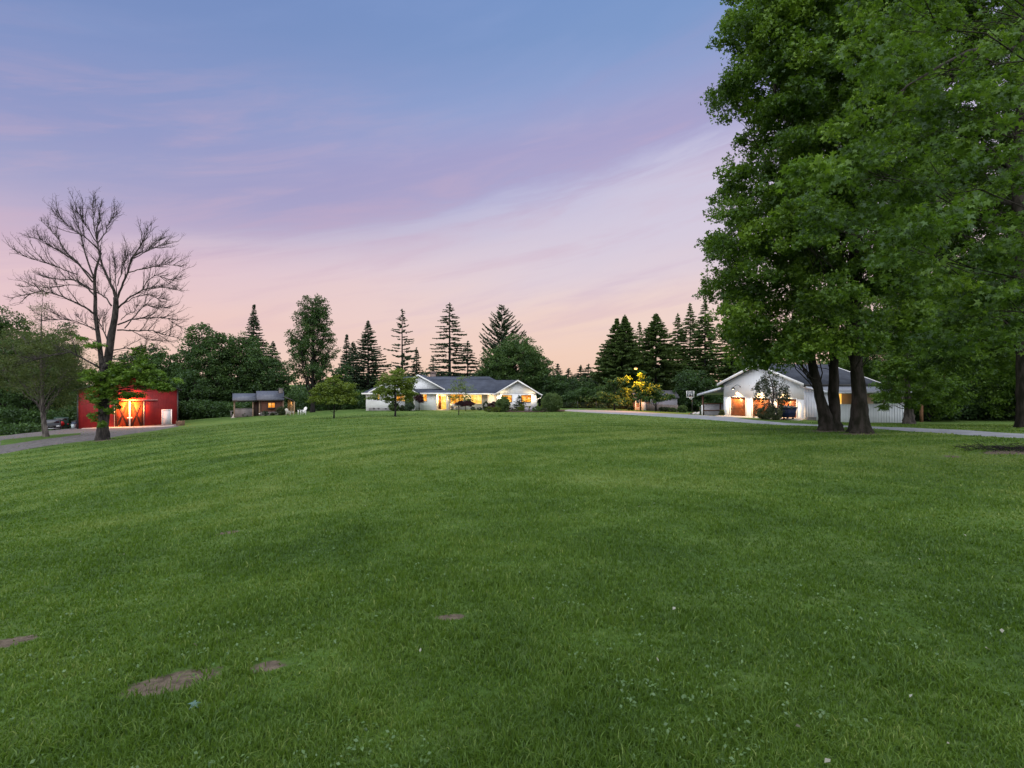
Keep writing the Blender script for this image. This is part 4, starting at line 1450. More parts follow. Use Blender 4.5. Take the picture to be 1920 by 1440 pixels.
# ------------------------------------------------------------------ log cabin
def cabin():
    dc, ph = 82.0, math.atan((960 - 508) / F)
    Dr = dc / math.cos(ph)

    def hx(px, _d=0):
        return Dr * math.tan(math.atan((px - 960) / F) + ph)

    def hz(py, _d=0):
        return EYE - (py - 720) * (dc + _d * math.cos(ph)) / F
    d = 0.0
    root = thing('timber_cabin', 'rustic brown timber cabin with dark metal roofs and one lit window', 'cabin', ((508 - 960) * dc / F, dc, 0.0), ph)
    LOG = ribbed('brown_log_siding', (0.105, 0.048, 0.036), (0.070, 0.034, 0.026), 0.28, 2, rib=0.10, line=0.9, rough=0.85)
    GREY = ribbed('grey_plank', (0.16, 0.145, 0.145), (0.11, 0.10, 0.10), 0.26, 2, rib=0.08, line=0.9, rough=0.9)
    OLD = surf('old_timber', (0.23, 0.16, 0.11), (0.15, 0.105, 0.075), 4, 0.9, stretch=(3, 3, 0.5))
    MET = ribbed('blue_dark_metal', (0.075, 0.085, 0.115), (0.060, 0.068, 0.095), 0.5, 0, rib=0.05, rough=0.42, line=0.3)
    x0, x1 = hx(486.5, d), hx(531, d)
    ze = hz(747, d)
    zr = hz(733, d + 2.2)
    zg = -3.6
    w = Acc()
    w.prism_x([(d, zg), (d + 4.4, zg), (d + 4.4, ze), (d + 2.2, zr - 0.1), (d, ze)], x0, x1)
    wall = w.build('wall', LOG, root)
    for x in (x0, x1):
        c = Acc()
        c.box(x - 0.09, x + 0.09, d - 0.05, d + 0.1, zg, ze)
        c.build('corner_board', OLD, wall)
    pl = Acc()
    pl.box(x0 + 0.12, x1 - 0.12, d - 0.03, d - 0.003, zg, hz(772, d))
    pl.build('plinth', GREY, wall)
    r = Acc()
    r.slab((hx(482, d) - 0.05, d - 0.35, ze - 0.13), (x1 + 0.12, d - 0.35, ze - 0.13), (x1 + 0.12, d + 2.2, zr), (hx(479.5, d), d + 2.2, zr), 0.10)
    r.slab((hx(479.5, d), d + 2.2, zr), (x1 + 0.12, d + 2.2, zr), (x1 + 0.12, d + 4.8, ze - 0.2), (hx(482, d), d + 4.8, ze - 0.2), 0.10)
    r.build('roof', MET, root)
    e = Acc()
    e.box(hx(482.5, d), x1 + 0.1, d - 0.40, d - 0.33, ze - 0.36, ze - 0.17)
    e.build('eave_board', DARKMETAL, root)
    # open porch on the left
    px0, px1 = hx(434, d), hx(481.5, d)
    pe, pr = hz(749.3, d), hz(737.3, d + 2.1)
    r = Acc()
    r.slab((px0 + 0.12, d - 0.2, pe), (px1, d - 0.2, pe), (px1 - 0.1, d + 2.1, pr), (px0, d + 2.1, pr), 0.10)
    r.slab((px0, d + 2.1, pr), (px1 - 0.1, d + 2.1, pr), (px1, d + 4.3, pe - 0.1), (px0 + 0.1, d + 4.3, pe - 0.1), 0.10)
    r.build('porch_roof', MET, root)
    e = Acc()
    e.box(px0 + 0.12, px1, d - 0.26, d - 0.18, pe - 0.25, pe - 0.03)
    e.build('eave_board', DARKMETAL, root)
    for px, yy in ((439, d), (474, d), (437, d + 3.9), (474, d + 3.9)):
        q = Acc()
        x = hx(px, d)
        q.box(x - 0.07, x + 0.07, yy - 0.07, yy + 0.07, -4.2, pe - 0.1)
        q.build('porch_post', OLD, root)
    q = Acc()
    q.box(hx(440, d), hx(473.3, d), d - 0.05, d + 0.03, hz(782, d) - 0.3, hz(765.5, d))
    q.box(hx(440, d), hx(475, d), d - 0.09, d + 0.08, hz(765.4, d), hz(764.6, d))
    q.build('porch_railing', GREY, root)
    q = Acc()
    q.box(hx(476.5, d), hx(485.4, d), d + 0.35, d + 0.42, zg, hz(752, d))
    q.build('door', surf('dark_door', (0.030, 0.016, 0.014), (0.02, 0.012, 0.01), 4, 0.8), root)
    # lean-to on the right
    lx1 = hx(552.5, d)
    r = Acc()
    r.slab((x1 + 0.05, d - 0.1, hz(743.5, d)), (lx1, d - 0.1, hz(752.3, d)), (lx1, d + 4, hz(752.3, d)), (x1 + 0.05, d + 4, hz(743.5, d)), 0.10)
    r.build('lean_to_roof', DARKMETAL, root)
    for px, yy in ((551.7, d), (541, d + 1.5), (544.5, d + 1.2), (547.5, d + 0.8), (551.5, d + 3.8)):
        q = Acc()
        x = hx(px, d)
        q.box(x - 0.08, x + 0.08, yy - 0.08, yy + 0.08, -3.4, hz(743.5 + (px - 531) * 0.41, d) - 0.12)
        q.build('lean_to_post', surf('fresh_timber', (0.33, 0.23, 0.13), (0.24, 0.16, 0.09), 4, 0.8, stretch=(3, 3, 0.5)), root)
    c = Acc()
    c.box(hx(523, d), hx(531.2, d), d + 1.5, d + 2.6, ze, hz(729, d + 1.5))
    c.box(hx(522.4, d), hx(531.8, d), d + 1.45, d + 2.65, hz(729, d + 1.5) + 0.002, hz(728, d + 1.5))
    c.build('chimney', shingle('grey_stone', (0.20, 0.18, 0.175), (0.14, 0.125, 0.12)), root)
    window(root, hx(503, d), hx(515, d), hz(764, d), hz(755.5, d), d, glow('cabin_room', [(0.3, (0.75, 0.16, 0.01)), (0.5, (1.0, 0.42, 0.06)), (0.7, (1.0, 0.75, 0.30))], 1.1, 1.6), frame=surf('dark_frame', (0.06, 0.03, 0.025), (0.05, 0.025, 0.02), 4), mull=1, fw=0.06)
    q = Acc()
    q.box(hx(502, d), hx(516, d), d - 0.35, d - 0.04, hz(766, d), hz(764.6, d))
    q.build('window_box', DARKMETAL, root)
    lamp(root, (hx(545, d), d + 0.6, hz(756, d)), 14, WARM, 0.1)
    return root


cabin()
d = 81.0
X = hx(438, d); zb = h1(X, d)
t = thing('plank_bench', 'grey plank bench at the left end of the timber cabin', 'bench', (X, d, zb))
q = Acc(); q.box(hx(432.5, d), hx(451, d), d - 0.2, d + 0.2, zb + 0.86, zb + 0.93); q.build('seat', surf('bench_wood', (0.24, 0.22, 0.21), (0.18, 0.165, 0.16), 5, 0.9), t)
for px in (434, 449.5):
    q = Acc(); q.box(hx(px, d) - 0.05, hx(px, d) + 0.05, d - 0.16, d + 0.16, zb - 0.1, zb + 0.858); q.build('leg', MATS['bench_wood'], t)
d = 80.2
X = hx(437.5, d); zb = h1(X, d)
t = thing('garden_statue', 'small pale garden ornament standing under the plank bench', 'ornament', (X, d, zb))
q = Acc(); q.tube([(X, d, zb), (X, d, zb + 0.1), (X + 0.02, d, zb + 0.3), (X + 0.03, d, zb + 0.42), (X + 0.06, d, zb + 0.5)], [0.18, 0.15, 0.12, 0.07, 0.08], 9); q.build('figure', surf('pale_stone', (0.5, 0.48, 0.46), (0.4, 0.38, 0.36), 6, 0.8), t, smooth=True)
q = Acc(); q.box(X - 0.24, X + 0.24, d - 0.2, d + 0.2, zb - 0.1, zb + 0.04); q.build('plinth', MATS['pale_stone'], t)
d = 81.3
X = hx(486.5, d); zb = h1(X, d)
t = thing('path_lamp', 'tiny white globe light on the ground by the cabin corner', 'garden light', (X, d, zb))
q = Acc(); q.tube([(X, d, zb - 0.1), (X, d, zb + 0.22)], 0.03, 6); q.build('stake', DARKMETAL, t)
q = Acc(); q.tube([(X, d, zb + 0.2), (X, d, zb + 0.24), (X, d, zb + 0.30), (X, d, zb + 0.36), (X, d, zb + 0.39)], [0.03, 0.09, 0.11, 0.08, 0.02], 9); q.build('globe', TRIM, t, smooth=True)

# ------------------------------------------------------------------ garage (built in its own axes: x runs along the side wall, y along the front wall away from the camera)
def garage():
    ang_ = math.atan2(0.254, 0.967)
    root = thing('white_garage', 'white gabled garage with three lit timber doors and open side bays', 'garage', (29.5, 57.5, 0), ang_)
    # local x = along v (0.967,0.254); local y = along u (-0.254,0.967): front wall is the plane x = 0, spanning y 0..13.2
    Dp, Wf = 8.9, 13.2
    z0 = -1.74
    e = 2.02
    zp = 4.12
    SID = ribbed('white_vertical_metal', (0.70, 0.74, 0.79), (0.64, 0.68, 0.74), 0.32, 0, rib=0.09, line=0.6, rough=0.45)
    FRONT = ribbed('white_front_metal', (0.78, 0.80, 0.83), (0.73, 0.75, 0.78), 0.45, 1, rib=0.06, line=0.45, rough=0.5)
    GROOF = shingle('garage_shingle', (0.032, 0.038, 0.054), (0.046, 0.054, 0.074))
    w = Acc()
    doors = [(1.02, 3.98), (4.9, 7.9), (9.05, 11.9)]
    zt = 0.42
    # front wall in pieces round the three openings
    ys = [0.0] + [v for dd in doors for v in dd] + [Wf]
    for i in range(0, len(ys), 2):
        w.box(0, 0.18, ys[i], ys[i + 1], z0 - 1.2, zt)
    w.prism_x([(0, zt), (Wf, zt), (Wf, e), (Wf / 2, zp), (0, e)], 0, 0.18)
    w.box(0.18, Dp, Wf - 0.18, Wf, z0 - 1.2, e)
    w.box(Dp - 0.18, Dp, 0.18, Wf - 0.18, z0 - 1.2, e)
    w.prism_x([(0, e), (Wf, e), (Wf / 2, zp)], Dp - 0.18, Dp)
    wall = w.build('front_wall', FRONT, root)
    w = Acc()
    w.box(0.18, Dp - 0.18, 0, 0.18, z0 - 1.2, e)
    w.build('side_wall', surf('tan_wall', (0.33, 0.24, 0.15), (0.28, 0.20, 0.13), 2, 0.8), root)
    DOOR = ribbed('cedar_door', (0.270, 0.078, 0.020), (0.185, 0.048, 0.013), 0.42, 2, rib=0.06, line=0.6, rough=0.45)
    for a, b in doors:
        q = Acc()
        q.box(0.09, 0.15, a + 0.01, b - 0.01, z0 - 0.02, zt - 0.01)
        q.build('garage_door', DOOR, root)
        q = Acc()
        q.box(-0.03, -0.002, a - 0.14, a, z0, zt + 0.12)
        q.box(-0.03, -0.002, b, b + 0.14, z0, zt + 0.12)
        q.box(-0.03, -0.002, a, b, zt, zt + 0.12)
        q.build('door_trim', TRIM, root)
    r = Acc()
    k = (zp - e) / (Wf / 2)
    o = 0.55
    r.slab((-0.5, -o, e - o * k + 0.16), (Dp + 0.5, -o, e - o * k + 0.16), (Dp + 0.5, Wf / 2, zp + 0.16), (-0.5, Wf / 2, zp + 0.16), 0.12)
    r.slab((-0.5, Wf / 2, zp + 0.163), (Dp + 0.5, Wf / 2, zp + 0.163), (Dp + 0.5, Wf + o, e - o * k + 0.163), (-0.5, Wf + o, e - o * k + 0.163), 0.12)
    roof = r.build('roof', GROOF, root)
    for xx in (-0.58, Dp + 0.50):
        f = Acc()
        for (ya, za, yb, zb_) in ((-o, e - o * k, Wf / 2, zp), (Wf / 2, zp, Wf + o, e - o * k)):
            f.hexa([(xx, ya, za - 0.10), (xx + 0.08, ya, za - 0.10), (xx + 0.08, yb, zb_ - 0.10), (xx, yb, zb_ - 0.10)],
                   [(xx, ya, za + 0.20), (xx + 0.08, ya, za + 0.20), (xx + 0.08, yb, zb_ + 0.20), (xx, yb, zb_ + 0.20)])
        fix_normals(f.build('rake_board', TRIM, roof))
    gt = Acc()
    gt.box(-0.49, Dp + 0.49, -o - 0.12, -o + 0.005, e - o * k - 0.12, e - o * k + 0.12)
    gt.build('gutter', DARKMETAL, roof)
    # near side lean-to: front stub wall, low wall, posts, roof
    Ls = 3.35
    w = Acc()
    w.box(0.0, 0.15, -Ls, -0.01, z0 - 0.6, 1.25)
    w.prism_x([(-Ls, 1.25), (-0.01, 1.25), (-0.01, 1.72)], 0.0, 0.15)
    ew = w.build('lean_to_end_wall', surf('white_end_metal', (0.60, 0.63, 0.68), (0.53, 0.56, 0.62), 1.5, 0.5), root)
    w = Acc()
    for i in range(9):
        y = -Ls + 0.18 + i * 0.36
        w.box(-0.045, -0.002, y, y + 0.06, z0 - 0.6, 1.22 + (y + Ls) * 0.135)
    rb = w.build('rib', MATS['white_end_metal'], ew)
    rb['kind'] = 'stuff'
    w = Acc()
    w.box(0.95, Dp + 0.2, -Ls, -Ls + 0.12, z0 - 0.6, 0.0)
    w.box(0.95, Dp + 0.25, -Ls - 0.03, -Ls + 0.15, 0.002, 0.06)
    lw = w.build('low_wall', SID, root)
    w = Acc()
    for i in range(24):
        x = 1.1 + i * 0.33
        w.box(x, x + 0.05, -Ls - 0.035, -Ls - 0.002, z0 - 0.6, -0.01)
    rb = w.build('rib', surf('pale_blue_metal', (0.62, 0.66, 0.72), (0.56, 0.60, 0.66), 1.5, 0.45), lw)
    rb['kind'] = 'stuff'
    w = Acc()
    w.box(0.15, 0.94, -Ls, -Ls + 0.1, z0 - 0.6, 1.12)
    w.build('tan_panel', MATS['tan_wall'], root)
    for x in (4.4, 6.6, Dp):
        q = Acc()
        q.box(x - 0.08, x + 0.08, -Ls + 0.16, -Ls + 0.32, z0 - 0.5, 1.2)
        q.build('lean_to_post', surf('grey_post', (0.30, 0.28, 0.26), (0.22, 0.2, 0.19), 4), root)
    r = Acc()
    METB = ribbed('blue_grey_metal_roof', (0.17, 0.185, 0.22), (0.145, 0.16, 0.195), 0.5, 0, rib=0.05, rough=0.4, line=0.35)
    r.slab((-0.3, -Ls - 0.35, 1.24), (Dp + 0.5, -Ls - 0.35, 1.24), (Dp + 0.5, -0.02, 1.86), (-0.3, -0.02, 1.86), 0.08)
    lr = r.build('lean_to_roof', METB, root)
    f = Acc()
    f.hexa([(-0.36, -Ls - 0.4, 1.04), (-0.29, -Ls - 0.4, 1.04), (-0.29, -0.02, 1.66), (-0.36, -0.02, 1.66)], [(-0.36, -Ls - 0.4, 1.26), (-0.29, -Ls - 0.4, 1.26), (-0.29, -0.02, 1.88), (-0.36, -0.02, 1.88)])
    f.box(-0.29, Dp + 0.5, -Ls - 0.44, -Ls - 0.36, 1.08, 1.255)
    fix_normals(f.build('fascia', surf('pale_blue_trim', (0.52, 0.55, 0.62), (0.46, 0.49, 0.56), 3, 0.4), lr))
    q = Acc()
    q.box(4.1, 4.6, -0.03, -0.002, -0.4, 1.25)
    q.build('side_door_glow', WIN_BRIGHT, root)
    lamp(root, (4.6, -1.1, 0.9), 26, WARM, 0.1)
    # carport on the far side
    Lc = 4.6
    r = Acc()
    r.slab((-0.4, Wf + 0.01, 1.55), (Dp, Wf + 0.01, 1.55), (Dp, Wf + Lc + 0.5, 0.62), (-0.4, Wf + Lc + 0.5, 0.62), 0.08)
    cr = r.build('carport_roof', METB, root)
    f = Acc()
    f.hexa([(-0.47, Wf + 0.01, 1.33), (-0.405, Wf + 0.01, 1.33), (-0.405, Wf + Lc + 0.5, 0.40), (-0.47, Wf + Lc + 0.5, 0.40)], [(-0.47, Wf + 0.01, 1.60), (-0.405, Wf + 0.01, 1.60), (-0.405, Wf + Lc + 0.5, 0.67), (-0.47, Wf + Lc + 0.5, 0.67)])
    fix_normals(f.build('fascia', MATS['pale_blue_trim'], cr))
    PBR = surf('brown_post', (0.13, 0.065, 0.04), (0.09, 0.045, 0.03), 4, 0.8)
    for x, y in ((0.1, Wf + Lc), (Dp - 0.2, Wf + Lc)):
        q = Acc()
        q.box(x - 0.09, x + 0.09, y - 0.09, y + 0.09, -2.6, 0.55)
        q.build('carport_post', PBR, root)
    q = Acc()
    q.box(-0.02, 0.005, Wf + Lc - 0.12, Wf + Lc + 0.14, -2.5, -0.75)
    q.build('post_sleeve', TRIM, root)
    q = Acc()
    q.box(0.25, Dp, Wf + Lc - 0.05, Wf + Lc + 0.03, -2.6, -0.62)
    bw = q.build('carport_back_wall', ribbed('grey_back_metal', (0.40, 0.39, 0.43), (0.34, 0.33, 0.37), 0.3, 0, rib=0.09, line=0.5), root)
    q = Acc()
    for zz in (-2.45, -1.55, -0.66):
        q.box(0.25, Dp, Wf + Lc - 0.12, Wf + Lc - 0.052, zz, zz + 0.13)
    for xx in (2.6, 5.4, 8.6):
        q.box(xx - 0.08, xx + 0.08, Wf + Lc - 0.19, Wf + Lc - 0.122, -2.5, -0.45)
    q.build('wall_frame', PBR, bw)
    # three gooseneck lamps
    for (a, b), py in zip(doors, (0, 0, 0)):
        y = (a + b) / 2 + 0.1
        z = 1.42
        q = Acc()
        q.tube(bez(np.array([0, y - 0.55, z + 0.25]), np.array([-0.35, y - 0.45, z + 0.75]), np.array([-0.55, y, z + 0.15]), 9), 0.025, 6)
        q.tube([(-0.02, y - 0.55, z + 0.25), (-0.001, y - 0.55, z + 0.25)], 0.09, 10)
        q.tube([(-0.55, y, z + 0.24), (-0.55, y, z + 0.12), (-0.55, y, z - 0.05)], [0.06, 0.16, 0.28], 14, cap=False)
        gl = q.build('gooseneck_lamp', DARKMETAL, root, smooth=True)
        q = Acc()
        q.tube([(-0.55, y, z - 0.08), (-0.55, y, z + 0.06)], [0.06, 0.05], 8)
        q.build('bulb', emit('garage_bulb', (1.0, 0.80, 0.5), 12.0), gl)
        lamp(root, (-0.55, y, z - 0.12), 1150, (1.0, 0.60, 0.24), 0.07, spot=128, blend=0.35)
    return root


garage()

# dumpster
def dumpster():
    d = 56.0
    X = hx(1473, d)
    zb = h1(X, d)
    t = thing('dumpster', 'navy blue metal dumpster on casters in front of the timber garage doors', 'dumpster', (X, d, zb), math.radians(12))
    NAVY = surf('navy_metal', (0.010, 0.020, 0.075), (0.014, 0.026, 0.085), 3, 0.4)
    q = Acc()
    q.hexa([(-0.62, -0.55, 0.26), (0.62, -0.55, 0.26), (0.62, 0.5, 0.26), (-0.62, 0.5, 0.26)], [(-0.78, -0.62, 1.12), (0.78, -0.62, 1.12), (0.78, 0.62, 1.12), (-0.78, 0.62, 1.12)])
    q.build('bin_body', NAVY, t)
    q = Acc()
    q.box(-0.84, 0.84, -0.68, 0.68, 1.122, 1.19)
    q.build('rim', surf('navy_rim', (0.02, 0.03, 0.06), (0.03, 0.04, 0.07), 3, 0.5), t)
    q = Acc()
    q.slab((-0.82, -0.66, 1.24), (0.82, -0.66, 1.24), (0.82, 0.66, 1.36), (-0.82, 0.66, 1.36), 0.05)
    q.build('lid', surf('grey_lid', (0.13, 0.13, 0.14), (0.10, 0.10, 0.11), 3, 0.5), t)
    q = Acc()
    q.box(-0.93, -0.72, -0.35, -0.1, 0.62, 0.85)
    q.build('fork_pocket', surf('pocket_yellow', (0.40, 0.37, 0.22), (0.34, 0.31, 0.18), 3, 0.5), t)
    for x in (-0.5, 0.5):
        for y in (-0.42, 0.38):
            q = Acc()
            q.tube([(x - 0.05, y, 0.11), (x + 0.05, y, 0.11)], 0.11, 10)
            q.box(x - 0.03, x + 0.03, y - 0.05, y + 0.05, 0.12, 0.258)
            q.build('caster', DARKMETAL, t)


dumpster()
d = 56.2
X = hx(1527, d); zb = h1(X, d)
t = thing('timber_stack', 'low grey stack of boards by the ribbed white side wall', 'timber', (X, d, zb))
for i in range(3):
    q = Acc(); q.box(X - 0.75 + 0.06 * i, X + 0.75 - 0.03 * i, d - 0.3, d + 0.25, zb + i * 0.11, zb + 0.10 + i * 0.11); q.build('board', surf('stack_wood', (0.20, 0.19, 0.19), (0.14, 0.135, 0.14), 5, 0.9), t)

# ------------------------------------------------------------------ basketball hoop
def hoop():
    d = 80.0
    X = hx(1298, d)
    zb = h1(X, d)
    t = thing('basketball_hoop', 'freestanding basketball hoop with a clear white framed backboard', 'basketball hoop', (X, d, zb))
    z = zb
    q = Acc(); q.tube([(X, d, z - 0.1), (X, d, z + 2.55)], 0.055, 8); q.tube([(X, d, z + 2.5), (X - 0.35, d - 0.35, z + 2.95)], 0.045, 6); q.tube([(X, d, z + 2.3), (X - 0.35, d - 0.35, z + 2.6)], 0.035, 6); q.build('pole', DARKMETAL, t)
    q = Acc(); q.hexa([(X - 0.45, d - 0.5, z - 0.05), (X + 0.6, d - 0.5, z - 0.05), (X + 0.6, d + 0.5, z - 0.05), (X - 0.45, d + 0.5, z - 0.05)], [(X - 0.35, d - 0.4, z + 0.16), (X + 0.5, d - 0.4, z + 0.16), (X + 0.5, d + 0.4, z + 0.16), (X - 0.35, d + 0.4, z + 0.16)]); q.build('base', DARKMETAL, t)
    bx, by, b0, b1 = X - 0.40, d - 0.40, z + 2.38, z + 3.30
    q = Acc(); q.box(bx - 0.50, bx + 0.50, by + 0.005, by + 0.02, b0 + 0.03, b1 - 0.03)
    bb = q.build('backboard', surf('smoked_board', (0.10, 0.105, 0.12), (0.12, 0.125, 0.14), 3, 0.2, spec=0.6), t)
    q = Acc()
    q.box(bx - 0.55, bx - 0.48, by - 0.01, by + 0.022, b0, b1)
    q.box(bx + 0.48, bx + 0.55, by - 0.01, by + 0.022, b0, b1)
    q.box(bx - 0.48, bx + 0.48, by - 0.01, by + 0.022, b1 - 0.07, b1)
    q.box(bx - 0.48, bx + 0.48, by - 0.01, by + 0.022, b0, b0 + 0.07)
    q.box(bx - 0.22, bx - 0.17, by - 0.008, by + 0.004, b0 + 0.14, b0 + 0.52)
    q.box(bx + 0.17, bx + 0.22, by - 0.008, by + 0.004, b0 + 0.14, b0 + 0.52)
    q.box(bx - 0.17, bx + 0.17, by - 0.008, by + 0.004, b0 + 0.47, b0 + 0.52)
    q.build('board_markings', TRIM, bb)
    an = np.linspace(0, 2 * np.pi, 15)
    q = Acc(); q.tube(np.stack([bx + 0.22 * np.cos(an), by - 0.27 + 0.22 * np.sin(an), np.full(15, b0 + 0.12)], 1), 0.018, 5); q.build('rim', surf('orange_rim', (0.35, 0.08, 0.02), (0.3, 0.06, 0.02), 3), t)
    q = Acc()
    for i in range(10):
        a = i * 0.628
        q.tube([(bx + 0.22 * math.cos(a), by - 0.27 + 0.22 * math.sin(a), b0 + 0.12), (bx + 0.16 * math.cos(a + 0.3), by - 0.27 + 0.16 * math.sin(a + 0.3), b0 - 0.1), (bx + 0.12 * math.cos(a), by - 0.27 + 0.12 * math.sin(a), b0 - 0.3)], 0.012, 4)
    q.build('net', TRIM, t)


hoop()
for i, (px, sz, lab) in enumerate(((1303.5, 0.42, 'pale low boulder closest to the basketball pole'), (1309.5, 0.5, 'whitish boulder between the basketball pole and the carport'))):
    d = 79.6
    X = hx(px, d); zb = h1(X, d)
    rg = np.random.RandomState(40 + i)
    n = 9
    q = Acc()
    zz = np.linspace(-0.1, 0.36, 5)
    q.tube(np.stack([X + zz * 0.1, np.full(5, d), zb + zz], 1), sz * np.array([0.8, 1.0, 0.9, 0.6, 0.2]), n)
    q.v[-1] += rg.normal(0, 0.035, q.v[-1].shape)
    tag(q.build('boulder', surf('pale_rock', (0.40, 0.39, 0.38), (0.28, 0.27, 0.27), 4, 0.9, 6, 0.6), None, smooth=False), lab, 'boulder')

# wheeled bin at the carport post
d = 77.0
X = hx(1316.5, d); zb = h1(X, d)
t = thing('garbage_cart', 'dark green wheeled garbage cart standing left of the carport post', 'bin', (X, d, zb))
q = Acc(); q.hexa([(X - 0.22, d - 0.25, zb + 0.05), (X + 0.22, d - 0.25, zb + 0.05), (X + 0.22, d + 0.25, zb + 0.05), (X - 0.22, d + 0.25, zb + 0.05)], [(X - 0.29, d - 0.33, zb + 1.0), (X + 0.29, d - 0.33, zb + 1.0), (X + 0.29, d + 0.33, zb + 1.0), (X - 0.29, d + 0.33, zb + 1.0)]); q.build('bin_body', surf('cart_green', (0.008, 0.035, 0.028), (0.01, 0.04, 0.032), 3, 0.4), t)
q = Acc(); q.slab((X - 0.31, d - 0.37, zb + 1.03), (X + 0.31, d - 0.37, zb + 1.03), (X + 0.31, d + 0.37, zb + 1.12), (X - 0.31, d + 0.37, zb + 1.12), 0.05); q.build('lid', MATS['cart_green'], t)
for sx_ in (-1, 1):
    q = Acc(); q.tube([(X + sx_ * 0.18, d + 0.27, zb + 0.1), (X + sx_ * 0.25, d + 0.27, zb + 0.1)], 0.1, 10); q.build('wheel', MATS['tyre'], t)

# ------------------------------------------------------------------ shed with a porch, fence, lamp post
def shed():
    d = 97.0
    X0 = hx(1232, d)
    root = thing('garden_shed', 'lavender grey garden shed with a small white posted porch', 'shed', (X0, d, h1(X0, d)))
    zb = -3.2
    LAV = ribbed('lavender_siding', (0.30, 0.28, 0.34), (0.26, 0.245, 0.30), 0.3, 2, rib=0.05, line=0.5)
    x0, x1 = hx(1222, d), hx(1270, d)
    e, p = hz(744.5, d), hz(733, d + 2)
    q = Acc()
    q.prism_x([(d, zb), (d + 4, zb), (d + 4, e), (d + 2, p), (d, e)], x0, x1)
    w = q.build('wall', LAV, root)
    q = Acc()
    xa, xb = hx(1201.5, d), hx(1210.5, d)
    q.box(xa, xb, d, d + 4, zb, e)
    q.build('white_wall', WHITE, root)
    q = Acc()
    q.box(xb, x0, d + 0.8, d + 4, zb, e)
    q.build('recess_wall', LAV, root)
    q = Acc()
    q.box(hx(1192, d), xa, d + 1.2, d + 4, zb, e)
    q.build('porch_wall', surf('orange_lit_wall', (0.30, 0.13, 0.06), (0.22, 0.09, 0.045), 4, 0.7), root)  # orange light of the porch interior put into the wall colour
    q = Acc()
    q.slab((hx(1188, d), d - 0.35, e - 0.1), (x1 + 0.3, d - 0.35, e - 0.1), (x1 + 0.3, d + 2, p + 0.1), (hx(1188, d), d + 2, p + 0.1), 0.1)
    q.slab((hx(1188, d), d + 2, p + 0.1), (x1 + 0.3, d + 2, p + 0.1), (x1 + 0.3, d + 4.3, e - 0.1), (hx(1188, d), d + 4.3, e - 0.1), 0.1)
    q.build('roof', shingle('shed_roof', (0.07, 0.07, 0.085), (0.09, 0.09, 0.11)), root)
    for px in (1191.3, 1200.3):
        q = Acc(); q.box(hx(px, d) - 0.08, hx(px, d) + 0.08, d - 0.3, d - 0.14, zb, e - 0.1); q.build('porch_post', TRIM, root)
    q = Acc(); q.box(hx(1191.5, d), hx(1200, d), d - 0.26, d - 0.2, hz(760.5, d), hz(759, d)); q.box(hx(1192, d), hx(1199.5, d), d - 0.25, d - 0.21, hz(770, d) - 0.3, hz(762.5, d)); q.build('porch_railing', surf('grey_rail', (0.3, 0.26, 0.24), (0.24, 0.2, 0.19), 3), root)
    window(root, hx(1194, d), hx(1199.5, d), hz(757, d), hz(748, d), d + 1.2, GLASS, mull=1)
    q = Acc(); q.box(hx(1219.3, d), hx(1221, d), d - 0.12, d - 0.002, hz(756.5, d), e - 0.05); q.build('downpipe', TRIM, root)


shed()


def fence_run(name, label, pts, hgt, mat, kind, cat='fence', rails=2, post_gap=2.4):
    a, b = np.array(pts[0], float), np.array(pts[1], float)
    root = thing(name, label, cat, (a[0], a[1], h1(a[0], a[1])))
    L = np.linalg.norm(b - a)
    n = max(2, int(L / post_gap) + 1)
    tp = []
    for i in range(n):
        p = a + (b - a) * i / (n - 1)
        z = h1(p[0], p[1])
        tp.append((p[0], p[1], z))
        q = Acc(); q.box(p[0] - 0.05, p[0] + 0.05, p[1] - 0.05, p[1] + 0.05, z - 0.2, z + hgt + 0.06); q.build('post', mat, root)
    q = Acc()
    for i in range(n - 1):
        p0, p1 = np.array(tp[i]), np.array(tp[i + 1])
        for r in range(rails):
            k = hgt * (0.25 + 0.6 * r / max(1, rails - 1))
            q.tube([p0 + (0, 0, k), p1 + (0, 0, k)], 0.012 if kind == 'wire' else 0.035, 4)
        if kind == 'board':
            m = max(2, int(np.linalg.norm(p1 - p0) / 0.17))
            for j in range(m):
                c = p0 + (p1 - p0) * (j + 0.5) / m
                hh = hgt * (0.96 + 0.05 * ((j * 7) % 3))
                q.box(c[0] - 0.07, c[0] + 0.07, c[1] - 0.09, c[1] - 0.065, c[2] - 0.1, c[2] + hh)
    q.build('fence_panel', mat, root)
    return root


